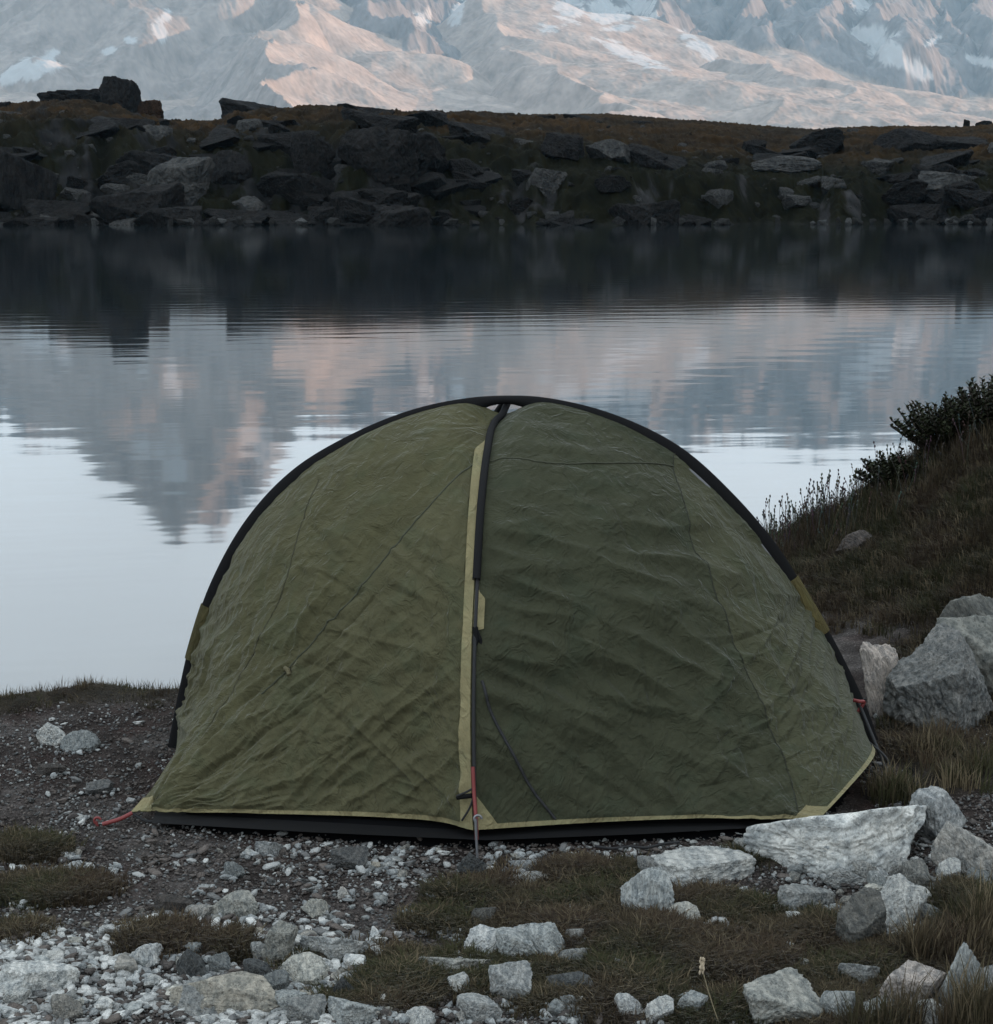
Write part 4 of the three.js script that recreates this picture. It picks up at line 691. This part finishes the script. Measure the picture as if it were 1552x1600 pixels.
{
  const short = tuftGeo(1, 30, 0.045, 0.032, 0.0026, 1.3), mid = tuftGeo(2, 22, 0.03, 0.10, 0.003, 0.6), tall = tuftGeo(3, 20, 0.035, 0.20, 0.0034, 0.45);
  scatter('turf', short, leafM, 15000, () => { const px = mix(-40, 1600, rr()), py = mix(1295, 1625, rr()), p = PH(px, py, 0), d = -p.z; const c = cover(p.x, d); if (rr() > c * 1.1 - 0.12 || underRock(p.x, p.z)) return; return { p: V(p.x, G(p.x, d) + 0.006, p.z), s: mix(0.6, 1.2, rr()), h: mix(0.5, 1.3, rr()), c: grassTone(p.x, d) }; }, 'short brown and olive turf between the foreground stones', 'grass');
  scatter('turf', short, leafM, 26000, () => { const d = mix(5.3, 9.2, Math.pow(rr(), 0.9)), x = mix(0.9, 3.6, rr()); if (rr() > cover(x, d) * 1.15 - 0.1) return; return { p: V(x, G(x, d) + 0.004, -d), s: mix(0.8, 1.7, rr()), h: mix(0.6, 1.2, rr()), c: grassTone(x, d).map((k) => k * 0.8) }; }, 'matted dark turf on the mound at the right', 'grass');
  scatter('turf', short, leafM, 2600, () => { const x = mix(-2.8, -0.7, rr()), e = edgeDepth(x), d = e + mix(-0.25, 0.5, rr()); if (rr() > cover(x, d) * 1.2 - 0.1) return; return { p: V(x, G(x, d), -d), s: mix(0.6, 1.1, rr()), h: mix(0.6, 1.1, rr()), c: grassTone(x, d).map((k) => k * 0.8) }; }, 'strip of short grass along the bank edge at the left', 'grass');
  const spotsT = [[1530, 1450, 40, 30], [1520, 1490, 50, 26], [1440, 1500, 40, 16], [1530, 1615, 60, 8], [1420, 1620, 120, 6], [1470, 1185, 60, 30], [1500, 1220, 60, 30], [1400, 1250, 50, 12]].map(([x, y, w, h]) => [x, y, w, h]);
  scatter('long_grass', mid, leafM, 260, () => { const [x, y, w, h] = spotsT[Math.floor(rr() * spotsT.length)], p = groundAt(x + (rr() + rr() - 1) * w, y + (rr() + rr() - 1) * h); if (underRock(p.x, p.z)) return; return { p, s: mix(0.7, 1.3, rr()), c: grassTone(p.x, -p.z).map((k) => k * 1.1) }; }, 'longer olive grass growing among the rocks at the right', 'grass');
  scatter('long_grass', tall, leafM, 30, () => { const [x, y, w, h] = [[1535, 1460, 36, 26], [1530, 1622, 40, 6], [1440, 1622, 70, 5]][Math.floor(rr() * 3)], p = groundAt(x + (rr() + rr() - 1) * w, y + (rr() + rr() - 1) * h); if (underRock(p.x, p.z)) return; return { p, s: mix(0.6, 1.0, rr()), c: grassTone(p.x, -p.z).map((k) => k * 1.2) }; }, 'tall grass blades in the lower right corner', 'grass');
  scatter('bank_grass', mid, leafM, 240, () => { const x = mix(-2.8, -1.0, rr()), d = edgeDepth(x) + mix(-0.12, 0.2, rr()); return { p: V(x, G(x, d), -d), s: mix(0.3, 0.75, rr()), c: grassTone(x, d).map((k) => k * 0.7) }; }, 'thin grass blades standing on the left bank edge', 'grass');
  // skyline stems with seed heads
  const stem = (h, bend) => { const c = new THREE.QuadraticBezierCurve3(V(0, 0, 0), V(0.01, h * 0.6, 0), V(bend, h, 0)), a = new THREE.TubeGeometry(c, 6, 0.0013, 4), s = new THREE.IcosahedronGeometry(0.006, 0); s.scale(0.8, 1.5, 0.8); s.translate(bend, h, 0); const s2 = s.clone().translate(-bend * 0.12, -0.02, 0.003).scale(1, 1, 1); for (const g of [a, s, s2]) g.deleteAttribute('uv'); return mergeGeometries([a.toNonIndexed(), s, s2]); };
  const mound = (px, py) => groundAt(px, py);
  const sky = [[1222, 862], [1262, 818], [1300, 786], [1340, 762], [1380, 742], [1430, 720], [1480, 704], [1552, 676]];
  const crestAt = (px, back = 0) => { let best = 1e9, bd = 7; for (let d = 6.2; d < 11; d += 0.05) { const x = (px - 776) / FP * d * 1.0, q = proj(V(x, G(x, d), -d)); if (q[1] < best) { best = q[1]; bd = d; } } const d = bd - back, x = (px - 776) / FP * d; return V(x, G(x, d), -d); };
  const skyline = () => crestAt(mix(1210, 1560, Math.pow(rr(), 1.2)), rr() * rr() * 0.7 - 0.08);
  [stem(0.22, 0.05), stem(0.17, -0.04), stem(0.28, 0.07)].forEach((g, k) => scatter('seed_stem', g, new THREE.MeshStandardMaterial({ color: lin(1, 1, 1), roughness: 0.9 }), 190, () => { const p = skyline(); return { p, s: mix(0.45, 1.0, rr()), tx: (rr() - 0.5) * 0.6, tz: 0.25 + (rr() - 0.5) * 0.8, c: [0.03, 0.026, 0.02].map((q) => q * mix(0.6, 1.6, rr())) }; }, ['arching', 'short', 'tall'][k] + ' seed-headed stems along the mound skyline', 'wild grass'));
  scatter('long_grass', mid, leafM, 1100, () => { const p = skyline(); return { p, s: mix(0.6, 1.5, rr()), c: grassTone(p.x, -p.z).map((k) => k * 0.75) }; }, 'rough grass fringing the crest of the mound', 'grass');
  // shrubs
  const shrub = (label, c, rx, ry, rz, n, seed) => {
    const t = thing('shrub', label, 'shrub', c), r = mulberry(seed), L = [], T = [];
    for (let s = 0; s < n; s++) {
      const a = r() * 6.283, q = Math.sqrt(r()), tip = V(Math.cos(a) * q * rx, ry * Math.sqrt(Math.max(0.05, 1 - q * q * 0.8)) * mix(0.55, 1.12, r()), Math.sin(a) * q * rz), b = V(tip.x * 0.4, 0, tip.z * 0.4), dir = tip.clone().sub(b).normalize();
      T.push(new THREE.TubeGeometry(new THREE.LineCurve3(b, tip), 2, 0.003, 4));
      for (let k = 0; k < 22; k++) {
        const f = Math.pow(k / 22, 0.7), o = b.clone().lerp(tip, mix(0.25, 1.02, f)), ang = k * 2.4 + s, len = mix(0.036, 0.024, f), out = V(Math.cos(ang), mix(0.25, 0.9, f), Math.sin(ang)).normalize(), w = V(-Math.sin(ang), 0, Math.cos(ang)).multiplyScalar(len * 0.36), m = o.clone().addScaledVector(out, len * 0.5), e = o.clone().addScaledVector(out, len); m.y += 0.002;
        const g = [o, m.clone().add(w), e, o, e, m.clone().sub(w)]; for (const p of g) L.push(p.x, p.y, p.z);
      }
    }
    const g = new THREE.BufferGeometry(); g.setAttribute('position', new THREE.Float32BufferAttribute(L, 3)); g.computeVertexNormals();
    addMesh('foliage', g, new THREE.MeshPhysicalMaterial({ color: lin(0.018, 0.021, 0.010), roughness: 0.7, specularIntensity: 0.2, side: THREE.DoubleSide }), t);
    addMesh('stem', mergeGeometries(T), new THREE.MeshStandardMaterial({ color: lin(0.03, 0.022, 0.016), roughness: 0.9 }), t);
  };
  const s1 = crestAt(1490, 0.15), s2 = crestAt(1412, 0.12), s3 = crestAt(1565, 0.1);
  shrub('dark leafy shrub on the mound crest at the right edge', s1, 0.30, 0.26, 0.24, 150, 31);
  shrub('lower dark shrub left of the taller one on the mound crest', s2, 0.22, 0.17, 0.18, 90, 32);
  shrub('dark shrub cut by the right edge on the mound crest', s3, 0.24, 0.30, 0.22, 100, 33);
  // one dry stalk in the foreground
  { const a = groundAt(1128, 1612), t = thing('grass_stalk', 'single dry stalk with a pale seed head in the foreground turf', 'grass stalk', a), top = P(1097, 1512, -a.z).sub(a);
    const c = new THREE.QuadraticBezierCurve3(V(0, 0, 0), V(top.x * 0.6, top.y * 0.5, 0), top); addMesh('stem', new THREE.TubeGeometry(c, 16, 0.0012, 5), new THREE.MeshStandardMaterial({ color: lin(0.22, 0.18, 0.11), roughness: 0.9 }), t);
    const h = []; const r = mulberry(3); for (let i = 0; i < 26; i++) { const s = new THREE.IcosahedronGeometry(0.0028, 1); s.scale(0.8, 1.7, 0.8); s.translate(top.x + (r() - 0.5) * 0.009, top.y - 0.012 + 0.034 * r(), (r() - 0.5) * 0.009); h.push(s); } addMesh('seed_head', mergeGeometries(h), new THREE.MeshStandardMaterial({ color: lin(0.42, 0.34, 0.24), roughness: 0.95 }), t); }
}
renderer.render(scene, camera);
